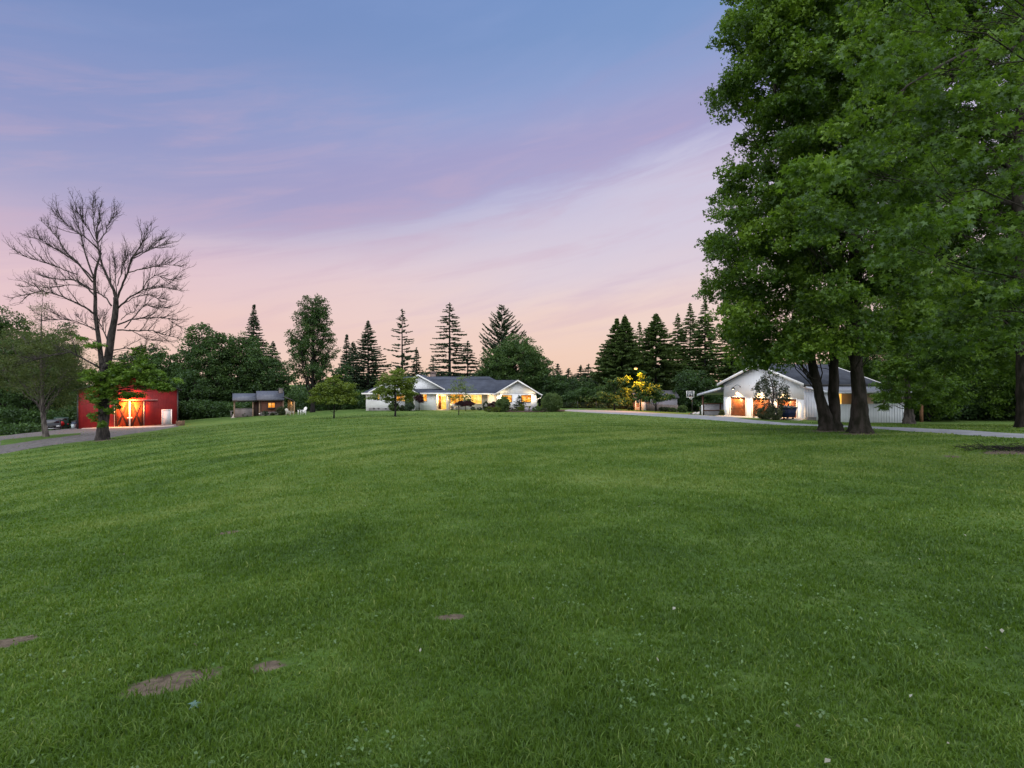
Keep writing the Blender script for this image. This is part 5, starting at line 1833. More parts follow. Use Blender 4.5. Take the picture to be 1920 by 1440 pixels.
FWOOD = surf('fence_wood', (0.19, 0.15, 0.135), (0.13, 0.10, 0.09), 4, 0.9, stretch=(3, 3, 0.5))
fence_run('picket_fence', 'low weathered board fence in front of the lavender grey shed', [(hx(1213, 95), 95), (hx(1271, 95), 95)], 1.15, FWOOD, 'board')
fence_run('wire_fence', 'thin dark wire fence along the wood behind the driveway', [(hx(1048, 98), 98), (hx(1188, 98), 98)], 1.2, DARKMETAL, 'wire', rails=5, post_gap=2.6)
d = 58.5
X = hx(1728, d)
zb = h1(X, d)
t = thing('marker_post', 'single short brown wooden post among the shrubs right of the white low wall', 'post', (X, d, zb))
q = Acc(); q.box(X - 0.11, X + 0.11, d - 0.11, d + 0.11, zb - 0.2, zb + 1.7); q.build('post', surf('rust_post', (0.20, 0.10, 0.05), (0.15, 0.075, 0.04), 4, 0.8), t)
q = Acc(); q.hexa([(X - 0.13, d - 0.13, zb + 1.701), (X + 0.13, d - 0.13, zb + 1.701), (X + 0.13, d + 0.13, zb + 1.701), (X - 0.13, d + 0.13, zb + 1.701)], [(X - 0.03, d - 0.03, zb + 1.82), (X + 0.03, d - 0.03, zb + 1.82), (X + 0.03, d + 0.03, zb + 1.82), (X - 0.03, d + 0.03, zb + 1.82)]); q.build('cap', MATS['rust_post'], t)

d = 92.6
X = hx(1201.3, d); zb = h1(X, d)
t = thing('street_lamp', 'tall dark lamp post with a glowing yellow head above the trees', 'street lamp', (X, d, zb))
zt_ = hz(697, d)
q = Acc(); q.tube([(X, d, zb - 0.2), (X, d, zt_)], [0.11, 0.07], 10); q.build('pole', DARKMETAL, t)
q = Acc(); q.tube(bez(np.array([X, d, zt_ - 0.1]), np.array([X - 0.2, d - 0.3, zt_ + 0.5]), np.array([hx(1193, d - 2.6), d - 2.55, hz(691, d - 2.6) + 0.12]), 8), 0.05, 6); q.build('arm', DARKMETAL, t)
d = d - 1.75
lx, lz = hx(1192, d - 0.85), hz(691.5, d - 0.85)
q = Acc(); q.tube([(lx, d - 0.85, lz + 0.30), (lx, d - 0.85, lz + 0.16), (lx, d - 0.85, lz + 0.10)], [0.10, 0.24, 0.27], 12); hd = q.build('lamp_head', DARKMETAL, t, smooth=True)
q = Acc(); q.tube([(lx, d - 0.85, lz - 0.12), (lx, d - 0.85, lz - 0.04), (lx, d - 0.85, lz + 0.098)], [0.10, 0.22, 0.25], 12); q.build('lens', emit('street_glow', (1.0, 0.50, 0.10), 6.0), hd, smooth=True)
lamp(t, (lx, d - 0.85, lz - 0.4), 9000, (1.0, 0.33, 0.02), 0.35, spot=146, blend=0.25)

# ------------------------------------------------------------------ right hand maples
def lobes_px(rows, d, rg, dj=2.6, ky=1.0):
    out = []
    for px, py, rx, ry in rows:
        dd = d + rg.uniform(-dj, dj)
        m = dd / F
        out.append(((hx(px, dd), dd, hz(py, dd)), (rx * m, (rx + ry) * 0.5 * m * ky + 0.4, ry * m)))
    return out


def poly_boughs(poly, n, d, dj, rg, r=(0.9, 1.6), rz=0.62):
    """bough centres spread through a crown outline, each a drooping flat disc of twigs"""
    poly = np.array(poly, float)
    lo, hi = poly.min(0), poly.max(0)

    def inside(p):
        x, y = p
        c = False
        j = len(poly) - 1
        for i in range(len(poly)):
            xi, yi = poly[i]
            xj, yj = poly[j]
            if (yi > y) != (yj > y) and x < (xj - xi) * (y - yi) / (yj - yi) + xi:
                c = not c
            j = i
        return c
    pts = []
    while len(pts) < n:
        best, bd = None, -1
        tries = 0
        while tries < 7:
            p = lo + (hi - lo) * rg.rand(2)
            if not inside(p):
                continue
            tries += 1
            q = np.array([p[0], p[1], rg.uniform(-1, 1) * 60])
            dd = min([np.sum((q - o) ** 2) for o in pts[-220:]] or [1e9])
            if dd > bd:
                best, bd = q, dd
        pts.append(best)
    out = []
    for px, py, kz in pts:
        dd = d + kz / 60 * dj
        k = rg.uniform(*r)
        out.append(((hx(px, dd), dd, hz(py, dd)), (k, k, rz * (0.7 + 0.6 * rg.rand()))))
    return out


def pts_px(rows, d):
    return np.array([P(r[0], r[1], d + (r[2] if len(r) > 2 else 0)) for r in rows])


def right_maples():
    rg = np.random.RandomState(77)
    PA = [(1375, -40), (1368, 90), (1342, 195), (1360, 222), (1445, 225), (1420, 268), (1405, 290), (1375, 320), (1360, 370), (1350, 405), (1322, 455), (1352, 490), (1350, 540), (1395, 565), (1370, 600), (1355, 632), (1375, 668), (1430, 684), (1500, 676), (1540, 640), (1560, 500), (1560, 200), (1560, -40)]
    PB = [(1480, -50), (1470, 200), (1480, 400), (1500, 560), (1525, 636), (1600, 640), (1690, 640), (1740, 600), (1740, 400), (1740, -50)]
    PC = [(1660, -50), (1650, 300), (1680, 500), (1700, 600), (1770, 670), (1840, 696), (1975, 696), (1985, -50)]
    base = P(1555, 806, 33)
    base[2] = h1(base[0], base[1])
    st1 = np.vstack([base - (0.20, 0, 0.15), pts_px([(1548, 788), (1543, 765), (1537, 745), (1530, 715), (1522, 680), (1515, 620), (1505, 560), (1490, 480), (1478, 380), (1465, 260), (1450, 140)], 33)])
    st2 = np.vstack([base + (0.22, 0.1, -0.15), pts_px([(1561, 788), (1564, 765), (1563, 740), (1563, 700), (1566, 640), (1560, 570), (1556, 480), (1545, 360), (1530, 240), (1515, 110), (1505, 0)], 33.3)])
    tree('maple_tree', 'tall twin stemmed maple whose two trunks part near the ground', base, [(st1, 0.34, 0.07), (st2, 0.36, 0.07)], poly_boughs(PA, 118, 33, 4.0, rg), LEAF_MAPLE, BARK_MOSS, 101, amin=0.40,
         stray=0.18, leaf_size=0.185, per=40, cl_R=0.46, cl_density=1.0, flat=0.75, tmpl=T_MAPLE3, ntw=7, limbp=0.4, sag=0.42, lvar=0.18, lup=0.55, limb_r=0.026, tbase=0.50, sides=16, flare=1.8, shell=0.25, droop=0.5, spread=0.6)
    base = P(1611, 811, 31)
    base[2] = h1(base[0], base[1])
    st = np.vstack([base - (0, 0, 0.15), pts_px([(1612, 775), (1611, 730), (1606, 690), (1604, 640), (1602, 570), (1600, 480), (1606, 360), (1615, 230), (1612, 100), (1606, -20)], 31)])
    tree('maple_tree', 'thick single trunked maple on the lawn right of the twin stemmed one', base, [(st, 0.40, 0.08)], poly_boughs(PB, 125, 31, 3.6, rg), LEAF_MAPLE, BARK_MOSS, 102, amin=0.40,
         stray=0.18, leaf_size=0.185, per=40, cl_R=0.46, cl_density=1.0, flat=0.75, tmpl=T_MAPLE3, ntw=7, limbp=0.4, sag=0.42, lvar=0.18, lup=0.55, limb_r=0.028, tbase=0.48, sides=18, flare=1.9, shell=0.25, droop=0.5, spread=0.6)
    base = P(1926, 802, 35.5)
    base[2] = h1(base[0], base[1])
    st = np.vstack([base - (0, 0, 0.15), pts_px([(1924, 760), (1922, 700), (1919, 620), (1914, 520), (1909, 420), (1908, 330), (1914, 200), (1922, 60), (1925, -60)], 35.5)])
    lim = [(pts_px([(1914, 382), (1850, 376, -2), (1780, 374, -4), (1720, 384, -6), (1660, 396, -8), (1610, 398, -9)], 38), 0.17, 0.04),
           (pts_px([(1915, 335), (1880, 305, -2), (1850, 280, -4), (1815, 262, -6)], 38), 0.17, 0.05),
           (pts_px([(1935, 96, -8), (1870, 86, -10), (1815, 96, -12), (1765, 122, -14), (1705, 158, -15), (1650, 205, -16)], 36), 0.10, 0.02),
           (pts_px([(1780, 374, -4), (1730, 420, -5), (1690, 450, -6), (1640, 500, -7)], 38), 0.07, 0.02),
           (pts_px([(1760, 376, -4), (1772, 430, -4), (1755, 500, -5)], 38), 0.05, 0.02),
           (pts_px([(1815, 96, -12), (1790, 150, -12), (1740, 210, -12)], 36), 0.05, 0.02),
           (pts_px([(1700, 160, -15), (1680, 200, -15), (1660, 260, -15)], 36), 0.04, 0.015)]
    tree('maple_tree', 'big maple at the right edge with a long bare horizontal limb', base, [(st, 0.50, 0.14)], poly_boughs(PC, 210, 41, 3.6, rg, (1.1, 2.0)), LEAF_MAPLE, BARK_MOSS, 103, amin=0.40,
         stray=0.18, leaf_size=0.185, per=40, cl_R=0.46, cl_density=1.0, flat=0.75, tmpl=T_MAPLE3, ntw=7, limbp=0.4, sag=0.42, lvar=0.18, lup=0.55, limb_r=0.03, tbase=0.42, sides=16, flare=1.4, extra_limbs=lim, shell=0.25, droop=0.5, spread=0.6)
    # a nearer tree stands outside the frame on the right and reaches in overhead
    bx = np.array([17.5, 15.5, h1(17.5, 15.5)])
    st = np.array([bx - (0, 0, 0.2), bx + (0, 0, 3), bx + (-0.3, 0, 7), bx + (-0.2, 0.2, 12)])
    PD = [(1600, -60), (1590, 110), (1640, 190), (1540, 260), (1500, 330), (1500, 440), (1560, 470), (1660, 500), (1740, 545), (1735, 640), (1800, 660), (1870, 640), (1960, 640), (2000, 500), (2000, -60)]
    lob = poly_boughs(PD, 88, 18.5, 5.5, rg, (0.55, 1.05), 0.36)
    for px, py, rx, ry, d in [(1815, 590, 70, 22, 14), (1890, 560, 60, 30, 13), (1770, 645, 55, 16, 15), (1815, 205, 62, 22, 15), (1850, 480, 50, 26, 15), (1600, 300, 40, 20, 19), (1560, 430, 50, 20, 20)]:
        m = d / F
        lob.append(((hx(px, d), d, hz(py, d)), (rx * m, 0.7, ry * m)))
    tree('maple_tree', 'leafy maple boughs hanging closest to the viewer at the upper right', bx, [(st, 0.45, 0.12)], lob, LEAF_MAPLE, BARK_MOSS, 104,
         leaf_size=0.18, per=30, cl_R=0.36, cl_density=0.62, flat=0.7, tmpl=T_MAPLE, limb_r=0.018, tbase=0.44, sides=12, shell=0.2, droop=0.6, spread=0.6, limbp=0.34, ntw=6, sag=0.45, lvar=0.20, lup=0.6, stray=0.15)


right_maples()

# understory behind the right maples
for i, (px, top, w_, bot, d, lab, leaf, tb) in enumerate([
    (1742, 660, 130, 786, 61, 'broad leafy tree right of the short brown post', LEAF_VINE, 0.42),
    (1835, 640, 140, 780, 66, 'dark hollow bushy tree over the black gap at the far right wood edge', LEAF_FAR, 0.5),
    (1905, 620, 120, 790, 60, 'light green leafy tree at the right wood edge beside the big trunk', LEAF_VINE, 0.5),
    (1700, 510, 190, 720, 78, 'taller green tree rising behind the bushy trees at the right', LEAF_FAR, 0.7),
    (1850, 470, 220, 720, 80, 'tallest green tree at the back of the right wood', LEAF_FAR, 0.65),
    (1600, 640, 100, 740, 84, 'green tree glimpsed between the trunks behind the garage roof', LEAF_VINE, 0.5),
    (1985, 560, 150, 790, 58, 'leafy tree cut by the right frame edge behind the big trunk', LEAF_VINE, 0.45),
]):
    far_tree('understory_tree', lab, px, top, w_, bot, d, 200 + i, leaf, n=14, size=0.26, per=46, cl_R=0.8, dens=1.0, tr=0.14, tbase=tb, flat=0.5, tmpl=T_SPRIG)
# leafy tree with a thick grey trunk at the end of the low wall
d = 53.0
X = hx(1704, d)
zb = h1(X, d)
tree('understory_tree', 'leafy tree with thick grey trunk at the right end of the white low wall', (X, d, zb),
     [(np.array([(X, d, zb - 0.3), (X, d, zb + 1.0), (X - 0.1, d, zb + 2.6), (X - 0.2, d, zb + 5.0)]), 0.46, 0.16)],
     lobes_px([(1680, 690, 34, 22), (1662, 718, 24, 16), (1700, 662, 40, 26), (1668, 744, 22, 10), (1692, 730, 28, 14), (1644, 742, 14, 6), (1722, 700, 34, 24), (1732, 742, 26, 14), (1656, 762, 12, 6), (1668, 690, 22, 14), (1710, 756, 16, 8), (1750, 715, 26, 22)], 53, np.random.RandomState(9), 1.2),
     LEAF_VINE, BARK_PALE, 209, leaf_size=0.24, per=44, cl_R=0.5, cl_density=1.0, flat=0.45, tmpl=T_MAPLE, limb_r=0.05, tbase=0.52, shell=0.25, droop=0.5, spread=0.6, amin=0.45, stray=0.15)

# weeping birch before the garage
def birch():
    d = 55.0
    rg = np.random.RandomState(31)
    X = hx(1449, d)
    zb = h1(X, d)
    root = thing('weeping_birch', 'small weeping birch with drooping twigs in front of the garage doors', 'tree', (X, d, zb))
    wood, crown = Acc(), Acc()
    top = hz(700, d)
    st = np.array([(X, d, zb - 0.2), (X - 0.02, d, zb + 1.2), (X + 0.1, d, zb + 2.6), (X - 0.15, d, zb + 3.8), (X - 0.4, d, top)])
    q = trunk_flare(wood, st, 0.13, 0.03, rg, 9, 1.3)
    for i in range(46):
        f = rg.uniform(0.42, 1.0)
        p = path_at(q, f)
        a = rg.rand() * 6.28
        L = rg.uniform(0.7, 2.15) * (1.25 - 0.45 * f)
        drop = rg.uniform(0.5, 1.6) * (0.6 + 0.5 * f)
        e = p + np.array([math.cos(a) * L, math.sin(a) * L, -drop + 0.3])
        pth = rough_path(bez(p, p + np.array([math.cos(a) * L * 0.8, math.sin(a) * L * 0.8, 0.55]), e, 9), rg, 0.04)
        wood.tube(pth, np.linspace(0.022, 0.005, 9), 4, cap=False)
        for j in range(3):
            s0 = path_at(pth, rg.uniform(0.4, 1.0))
            hang = np.linspace(0, 1, 6)[:, None] * np.array([rg.normal(0, 0.12), rg.normal(0, 0.12), -rg.uniform(0.3, 1.0)]) + s0
            wood.tube(hang, 0.004, 3, cap=False)
            k = 34
            pos = hang[rg.randint(0, 6, k)] + rg.normal(0, 0.09, (k, 3))
            put_leaves(crown, pos, 0.13 * (0.6 + 0.7 * rg.rand(k)), rg.normal(size=(k, 3)) + (0, -0.3, 0.3), rg.normal(0, 0.5, (k, 3)) + (0, 0, -0.9), T_KITE, np.clip(0.42 + rg.normal(0, 0.18, k), 0, 1))
    wood.build('trunk', BARK_PALE, root, smooth=True)
    crown.build('crown', LEAF_BUSH, root)


birch()
shrub('shrub', 'left one of two variegated round bushes beside the dumpster', 1435, 780, 1.55, 1.15, 55.2, 51, LEAF_VAR, 0.11, 46)
shrub('shrub', 'right one of two variegated round bushes touching the navy dumpster', 1452, 780, 1.35, 1.25, 54.6, 52, LEAF_VAR, 0.11, 46)
shrub('shrub', 'little dark bush in the carport corner left of the garage', 1353, 780, 0.7, 0.8, 69.0, 53, LEAF_BUSH, 0.12, 40)

# ------------------------------------------------------------------ bare tree at the left
def bare_tree():
    d = 45.0
    rg = np.random.RandomState(11)
    X = hx(194, d)
    zb = h1(X, d)
    root = thing('bare_maple', 'large leafless forked tree with new leaves only round its lower trunk', 'tree', (X, d, zb))
    wood = Acc()

    def C(cx, cy, dd=0.0):
        return P(20 + cx / 4.5, 380 + cy / 4.5, d + dd)
    base = np.array([X, d, zb - 0.25])
    trunk = np.vstack([base, P(193, 800, d), P(195, 760, d), P(197, 720, d), P(199, 695, d), C(820, 1330), C(835, 1200), C(855, 1080), C(880, 960), C(890, 860), C(885, 800, -0.2)])
    trunk_flare(wood, trunk, 0.40, 0.17, rg, 16, 1.5)
    left = np.vstack([P(195, 705, d), C(768, 1360, 0.3), C(755, 1250, 0.5), C(738, 1120, 0.6), C(712, 940, 0.7), C(714, 810, 0.8), C(706, 660, 0.8), C(715, 570, 0.9), C(740, 490, 1.0), C(765, 420, 1.0)])
    wood.tube(left, np.linspace(0.21, 0.06, len(left)), 9)
    limbs = [
        ([(885, 810), (870, 740), (850, 700), (795, 590), (760, 480), (735, 380), (722, 250), (745, 120), (760, 10)], 0.15, -0.3),
        ([(700, 935), (640, 890), (560, 850), (450, 800), (350, 760), (250, 750), (150, 770), (25, 800)], 0.11, -1.2),
        ([(712, 790), (650, 720), (545, 650), (440, 650), (330, 640), (260, 615)], 0.09, 1.0),
        ([(705, 650), (620, 565), (530, 480), (440, 420), (350, 370), (250, 310), (160, 290)], 0.085, -0.8),
        ([(700, 630), (650, 500), (600, 330), (575, 200), (520, 50)], 0.085, 0.8),
        ([(690, 670), (560, 500), (470, 420), (400, 310), (350, 240), (260, 155)], 0.08, 1.6),
        ([(735, 390), (640, 300), (560, 250), (470, 180), (390, 105)], 0.07, -1.2),
        ([(728, 350), (795, 260), (830, 170), (895, 95)], 0.06, 0.8),
        ([(722, 300), (700, 180), (690, 80), (690, 0)], 0.05, 1.4),
        ([(730, 340), (650, 220), (600, 150), (585, 60)], 0.05, -0.8),
        ([(890, 830), (940, 700), (985, 590), (1020, 470), (1080, 390), (1120, 320), (1165, 200)], 0.11, -0.6),
        ([(990, 590), (1080, 565), (1200, 540), (1310, 520), (1440, 535)], 0.06, 0.6),
        ([(905, 890), (1000, 800), (1110, 740), (1200, 710), (1320, 720), (1420, 738)], 0.09, -1.2),
        ([(1110, 742), (1150, 660), (1230, 610), (1330, 650), (1420, 635)], 0.05, 1.0),
        ([(900, 1030), (1000, 990), (1090, 975), (1200, 970), (1310, 970), (1425, 1045)], 0.085, 0.9),
        ([(900, 1075), (1060, 1080), (1200, 1078), (1280, 1110), (1400, 1140)], 0.08, -0.8),
        ([(960, 1060), (1060, 940), (1130, 860), (1210, 880), (1320, 890)], 0.06, 1.5),
        ([(1025, 470), (1130, 420), (1200, 380), (1310, 350)], 0.05, -0.8),
        ([(1040, 450), (1150, 400), (1220, 330), (1270, 300)], 0.04, 0.8),
        ([(850, 870), (800, 800), (720, 750), (620, 700), (500, 640)], 0.08, 1.2),
        ([(712, 1070), (600, 1020), (500, 985), (380, 985), (270, 990)], 0.06, -0.6),
        ([(750, 1390), (600, 1310), (520, 1262), (400, 1270), (250, 1310), (120, 1330)], 0.09, -0.8),
        ([(560, 605), (430, 560), (330, 520), (200, 480), (70, 435)], 0.055, -1.5),
        ([(865, 1245), (960, 1225), (1100, 1245), (1230, 1250)], 0.06, -1.0),
        ([(820, 1170), (770, 1050), (735, 980)], 0.07, 0.5),
        ([(895, 800), (880, 650), (885, 560), (870, 480)], 0.05, 1.4),
        ([(900, 700), (930, 600), (960, 500), (985, 450)], 0.05, 1.0),
        ([(740, 1090), (680, 1060), (600, 1000), (560, 960)], 0.04, 1.4),
        ([(940, 860), (1030, 800), (1150, 770), (1230, 800), (1300, 810)], 0.05, 1.8),
        ([(930, 990), (980, 940), (1040, 920), (1080, 850)], 0.04, -1.6),
        ([(640, 700), (480, 690), (330, 720), (190, 700), (110, 710)], 0.05, 1.9),
        ([(1000, 1070), (1080, 1110), (1180, 1160), (1290, 1165)], 0.045, 0.6),
    ]

    def twig(p, dirv, L, r, lev):
        n = 6
        pts = [p]
        v = dirv.copy()
        for k in range(n):
            v = unit(v + rg.normal(0, 0.10, 3) + np.array([0, 0, 0.07]))
            pts.append(pts[-1] + v * L / n)
        pts = np.array(pts)
        wood.tube(pts, np.linspace(r, max(0.006, r * 0.35), n + 1), 4 if lev < 2 else 3, cap=False)
        if lev < 2:
            for k in range(2, n + 1):
                for _ in range(1 if lev == 1 else 2):
                    if rg.rand() < 0.72:
                        w = unit(rg.normal(size=3) * (1, 1, 0.7) + v * 0.9)
                        twig(pts[k], w, L * rg.uniform(0.22, 0.42), max(0.006, r * 0.45), lev + 1)

    for cr, r0, dd in limbs:
        n = len(cr)
        pts = np.array([C(c[0], c[1], dd * i / (n - 1) * 1.8) for i, c in enumerate(cr)])
        s = np.linspace(0, 1, n)
        m = n * 3
        f = np.linspace(0, 1, m)
        q = np.stack([np.interp(f, s, pts[:, k]) for k in range(3)], 1)
        q[1:-1] += rg.normal(0, 0.02, (m - 2, 3))
        wood.tube(q, np.linspace(r0 * 0.78, 0.017, m), 6)
        for k in list(range(3, m)) + list(range(m // 3, m)) + list(range(m // 2, m)):
            v = unit(q[k] - q[k - 1])
            if rg.rand() < 0.98:
                out = unit(np.cross(v, rg.normal(size=3)))
                w = unit(v * 1.3 + out * 0.7 + np.array([0, 0, 0.25]))
                twig(q[k], w, rg.uniform(0.45, 1.25) * (1.15 - 0.5 * k / m), 0.018, 1)
        if r0 >= 0.05:
            for fk in (0.28, 0.42, 0.55, 0.68, 0.8):
                k = max(1, int(fk * m))
                v = unit(q[k] - q[k - 1])
                out = unit(np.cross(v, rg.normal(size=3)))
                L = rg.uniform(1.3, 2.6) * (1.2 - 0.75 * fk)
                dirv = unit(v * 1.1 + out * 0.55 + np.array([0, 0, 0.30]))
                pth = [q[k]]
                for _i in range(8):
                    dirv = unit(dirv + rg.normal(0, 0.10, 3) + np.array([0, 0, 0.05]))
                    pth.append(pth[-1] + dirv * L / 8)
                pth = np.array(pth)
                wood.tube(pth, np.linspace(max(0.026, r0 * 0.4), 0.010, 9), 5, cap=False)
                for j in range(2, 9):
                    w = unit(unit(pth[j] - pth[j - 1]) * 1.2 + unit(rg.normal(size=3)) * 0.8 + np.array([0, 0, 0.2]))
                    twig(pth[j], w, rg.uniform(0.35, 0.9), 0.013, 1)
        twig(q[-1], unit(q[-1] - q[-2]), 0.4, 0.014, 1)
    wood.build('trunk', BARK_GREY, root, smooth=True)
    # leaves that sprout from the lower trunk
    crown = Acc()
    cl = []
    spec = [(180, 700, 26, 18), (215, 705, 40, 22), (255, 700, 45, 22), (270, 680, 30, 18), (285, 715, 40, 18), (305, 720, 25, 12), (195, 725, 35, 18), (235, 735, 45, 12), (165, 700, 18, 14),
            (262, 655, 16, 16), (180, 748, 14, 16), (178, 775, 10, 14), (190, 790, 7, 10), (215, 750, 16, 12), (170, 735, 14, 12), (175, 640, 22, 10), (150, 625, 12, 8), (330, 705, 12, 8), (205, 760, 12, 10), (225, 680, 30, 16), (290, 695, 28, 14)]
    for px, py, rx, ry in spec:
        m = max(4, int(rx * ry / 22))
        for _ in range(m):
            u = unit(rg.normal(size=3)) * rg.rand() ** 0.45
            dd = d - 1.0 + u[1] * 1.1
            cl.append((hx(px + u[0] * rx * 0.85, dd), dd, hz(py + 6 + u[2] * ry * 0.8, dd)))
    leaf_clusters(crown, rg, np.array(cl), 0.32, 0.5, 40, 0.21, T_MAPLE, 0.4, 1.0, 0.60, 0.18)
    for c in cl[::3]:
        c = np.array(c)
        st = np.array([X + rg.normal(0, 0.1), d - 0.2, np.clip(c[2] - 0.6, zb + 0.5, 9)])
        crown_tw = rough_path(bez(st, (st + c) / 2 + (0, 0, 0.3), c, 6), rg, 0.05)
        wood2.tube(crown_tw, np.linspace(0.03, 0.008, 6), 4, cap=False)
    crown.build('crown', LEAF_VINE, root)
    wood2.build('twigs', BARK, root)


wood2 = Acc()
bare_tree()

# small leaning tree with thin grey-green leaves, left edge
d = 50.0
X = hx(88, d)
zb = h1(X, d)
st = np.array([(X, d, zb - 0.2), P(83, 800, d), P(80, 770, d), P(79, 740, d), P(78, 690, d), P(77, 640, d), P(77, 600, d), P(79, 570, d)])
rg = np.random.RandomState(61)
lob = auto_lobes(rg, hx(74, d), d, hz(755, d), hz(610, d), 4.0, 3.8, 16, 0.42, 0.2)
lob += [((hx(78, d), d, hz(590, d)), (1.0, 1.0, 1.6)), ((hx(80, d), d, hz(560, d)), (0.5, 0.5, 1.2)), ((hx(120, d), d, hz(650, d)), (1.4, 1.4, 1.0)), ((hx(25, d), d, hz(700, d)), (1.6, 1.6, 1.6)), ((hx(135, d), d, hz(710, d)), (1.0, 1.0, 1.2))]
tree('leaning_tree', 'small leaning grey trunked tree with dull green crown at the left edge', (X, d, zb), [(st, 0.24, 0.008)], lob, LEAF_DUSKY, BARK_PALE, 62,
     leaf_size=0.15, per=50, cl_R=0.62, cl_density=1.1, flat=0.6, tmpl=T_NARROW, limb_r=0.05, sides=12, flare=1.4, tbase=0.55, spread=0.8,
     extra_limbs=[(pts_px([(80, 775), (68, 755), (55, 740), (42, 722)], 50), 0.10, 0.03)])

# ------------------------------------------------------------------ lawn trees in front of the buildings
def lawn_tree(label, px, base_py, d, lobes, seed, leaf, per=46, size=0.15, cl=0.42, dens=1.0, r0=0.10, lean=0.0, forks=(), tb=0.5):
    X = hx(px, d)
    zb = h1(X, d)
    rg = np.random.RandomState(seed)
    st = np.array([(X, d, zb - 0.15), (X + 0.02, d, zb + 0.8), (X + 0.05 + lean, d, zb + 1.7), (X + lean, d, zb + 3.6)])
    tr = [(st, r0, r0 * 0.4)]
    return tree('lawn_tree', label, (X, d, zb), tr, lobes_px(lobes, d, rg, 0.8), leaf, BARK, seed, leaf_size=size, per=per, cl_R=cl, cl_density=dens, flat=0.45, limb_r=0.035, sides=9, flare=1.35, tbase=tb, spread=0.7, shell=0.25, droop=0.3,
                extra_limbs=[(pts_px(f, d), r0 * 0.6, 0.02) for f in forks])


lawn_tree('spreading green lawn tree in front of the left wing of the house', 741, 781, 66, [(740, 708, 26, 13), (722, 722, 22, 10), (758, 722, 22, 11), (740, 735, 32, 10), (712, 735, 12, 8), (765, 735, 14, 8), (700, 745, 12, 4), (748, 698, 14, 7), (730, 748, 22, 6), (760, 748, 14, 5), (772, 712, 10, 7)], 301, LEAF_LIGHT, 44, 0.17, 0.42, 0.95, 0.12,
          forks=[[(741, 762), (734, 752), (722, 742)], [(742, 762), (750, 752), (758, 742)], [(741, 760), (740, 745), (738, 725)]], tb=0.58)
lawn_tree('thin wispy lawn tree in front of the glowing front windows', 860, 778, 68, [(862, 722, 18, 12), (850, 730, 13, 10), (874, 728, 14, 11), (862, 745, 20, 9), (848, 748, 10, 6), (878, 748, 10, 6), (866, 710, 10, 6)], 302, LEAF_LIGHT, 18, 0.14, 0.45, 0.62, 0.06, tb=0.55)
lawn_tree('low wide yellow green lawn tree left of the house', 626, 782, 66, [(625, 728, 34, 14), (602, 738, 22, 11), (650, 738, 24, 12), (626, 715, 22, 9), (590, 752, 14, 7), (660, 752, 14, 7), (626, 750, 36, 8), (655, 722, 10, 8), (610, 722, 14, 8)], 303, LEAF_LIGHT, 44, 0.17, 0.42, 0.9, 0.09, tb=0.55)

# ------------------------------------------------------------------ house planting
shrub('topiary_shrub', 'dark two tiered clipped shrub left of the garage window of the house', 739, 767, 1.5, 1.3, 83.5, 401, NEEDLE_GREEN, 0.12, 40)
shrub('topiary_shrub', 'upright two tone clipped shrub at the right corner of the left wing', 767, 767, 1.15, 3.4, 84.2, 402, NEEDLE_GREEN, 0.14, 44, tbase=0.6)
shrub('shrub', 'small olive mound shrub between the two clipped shrubs', 754, 767, 1.35, 0.85, 84.0, 403, LEAF_BUSH, 0.12, 36)
shrub('shrub', 'dark rounded shrub at the foot of the upright clipped one', 768, 767, 1.4, 1.2, 83.4, 404, NEEDLE, 0.12, 40)
far_tree('red_maple', 'small purple red maple beside the entry window', 786, 738, 20, 757, 84.6, 405, LEAF_RED, n=7, size=0.16, per=46, cl_R=0.35, dens=1.1, tr=0.05, flat=0.5)
far_tree('red_maple', 'flat umbrella shaped dark red maple under the front windows', 873, 751, 28, 761, 83.0, 406, LEAF_RED, n=9, size=0.15, per=46, cl_R=0.34, dens=1.4, tr=0.05, flat=0.4, k=0.5)
shrub('shrub', 'round dark burgundy shrub left of the right wing', 924, 768, 1.35, 1.30, 83.0, 407, LEAF_RED, 0.11, 50)
shrub('shrub', 'narrow brownish green shrub left of the burgundy one', 911, 768, 0.85, 1.35, 84.5, 408, LEAF_BUSH, 0.11, 40)
shrub('shrub', 'bushy deep green shrub in front of the left window of the right wing', 943, 774, 1.75, 2.05, 79.5, 409, NEEDLE_GREEN, 0.16, 44, round_=False)
shrub('shrub', 'left one of two low yellow green mounds on the lawn edge', 918, 774, 1.30, 0.72, 79.0, 410, LEAF_LIME, 0.12, 44, tbase=0.25)
shrub('shrub', 'right one of two low yellow green mounds touching the deep green shrub', 931, 775, 1.25, 0.68, 78.3, 411, LEAF_LIME, 0.12, 44, tbase=0.2)
conifer('dwarf_conifer', 'small dark conical conifer between the two windows of the right wing', 974, 741, 26, 81.5, 412, NEEDLE, bare=0.03, droop=0.1, gap=0.24, spray=0.28, dens=1.8, power=0.8, trunk_r=0.05)
shrub('shrub', 'fresh lime green shrub in the mulch bed below the conical conifer', 977, 771, 0.95, 1.05, 80.0, 413, LEAF_LIME, 0.12, 44, tbase=0.35)
shrub('shrub', 'low lime shrub behind the rocks of the mulch bed', 992, 769, 1.1, 0.75, 82.0, 414, LEAF_LIME, 0.12, 40, tbase=0.25)
shrub('shrub', 'small reddish mound in the mulch bed', 958, 769, 0.9, 0.55, 81.5, 415, LEAF_RED, 0.10, 40)
shrub('shrub', 'pale green low tuft at the front of the mulch bed', 967, 772, 0.85, 0.5, 79.3, 416, LEAF_VAR, 0.10, 36)
shrub('shrub', 'dark spreading low shrub at the right front of the mulch bed', 1007, 772, 1.35, 0.75, 79.5, 417, NEEDLE_GREEN, 0.13, 40)
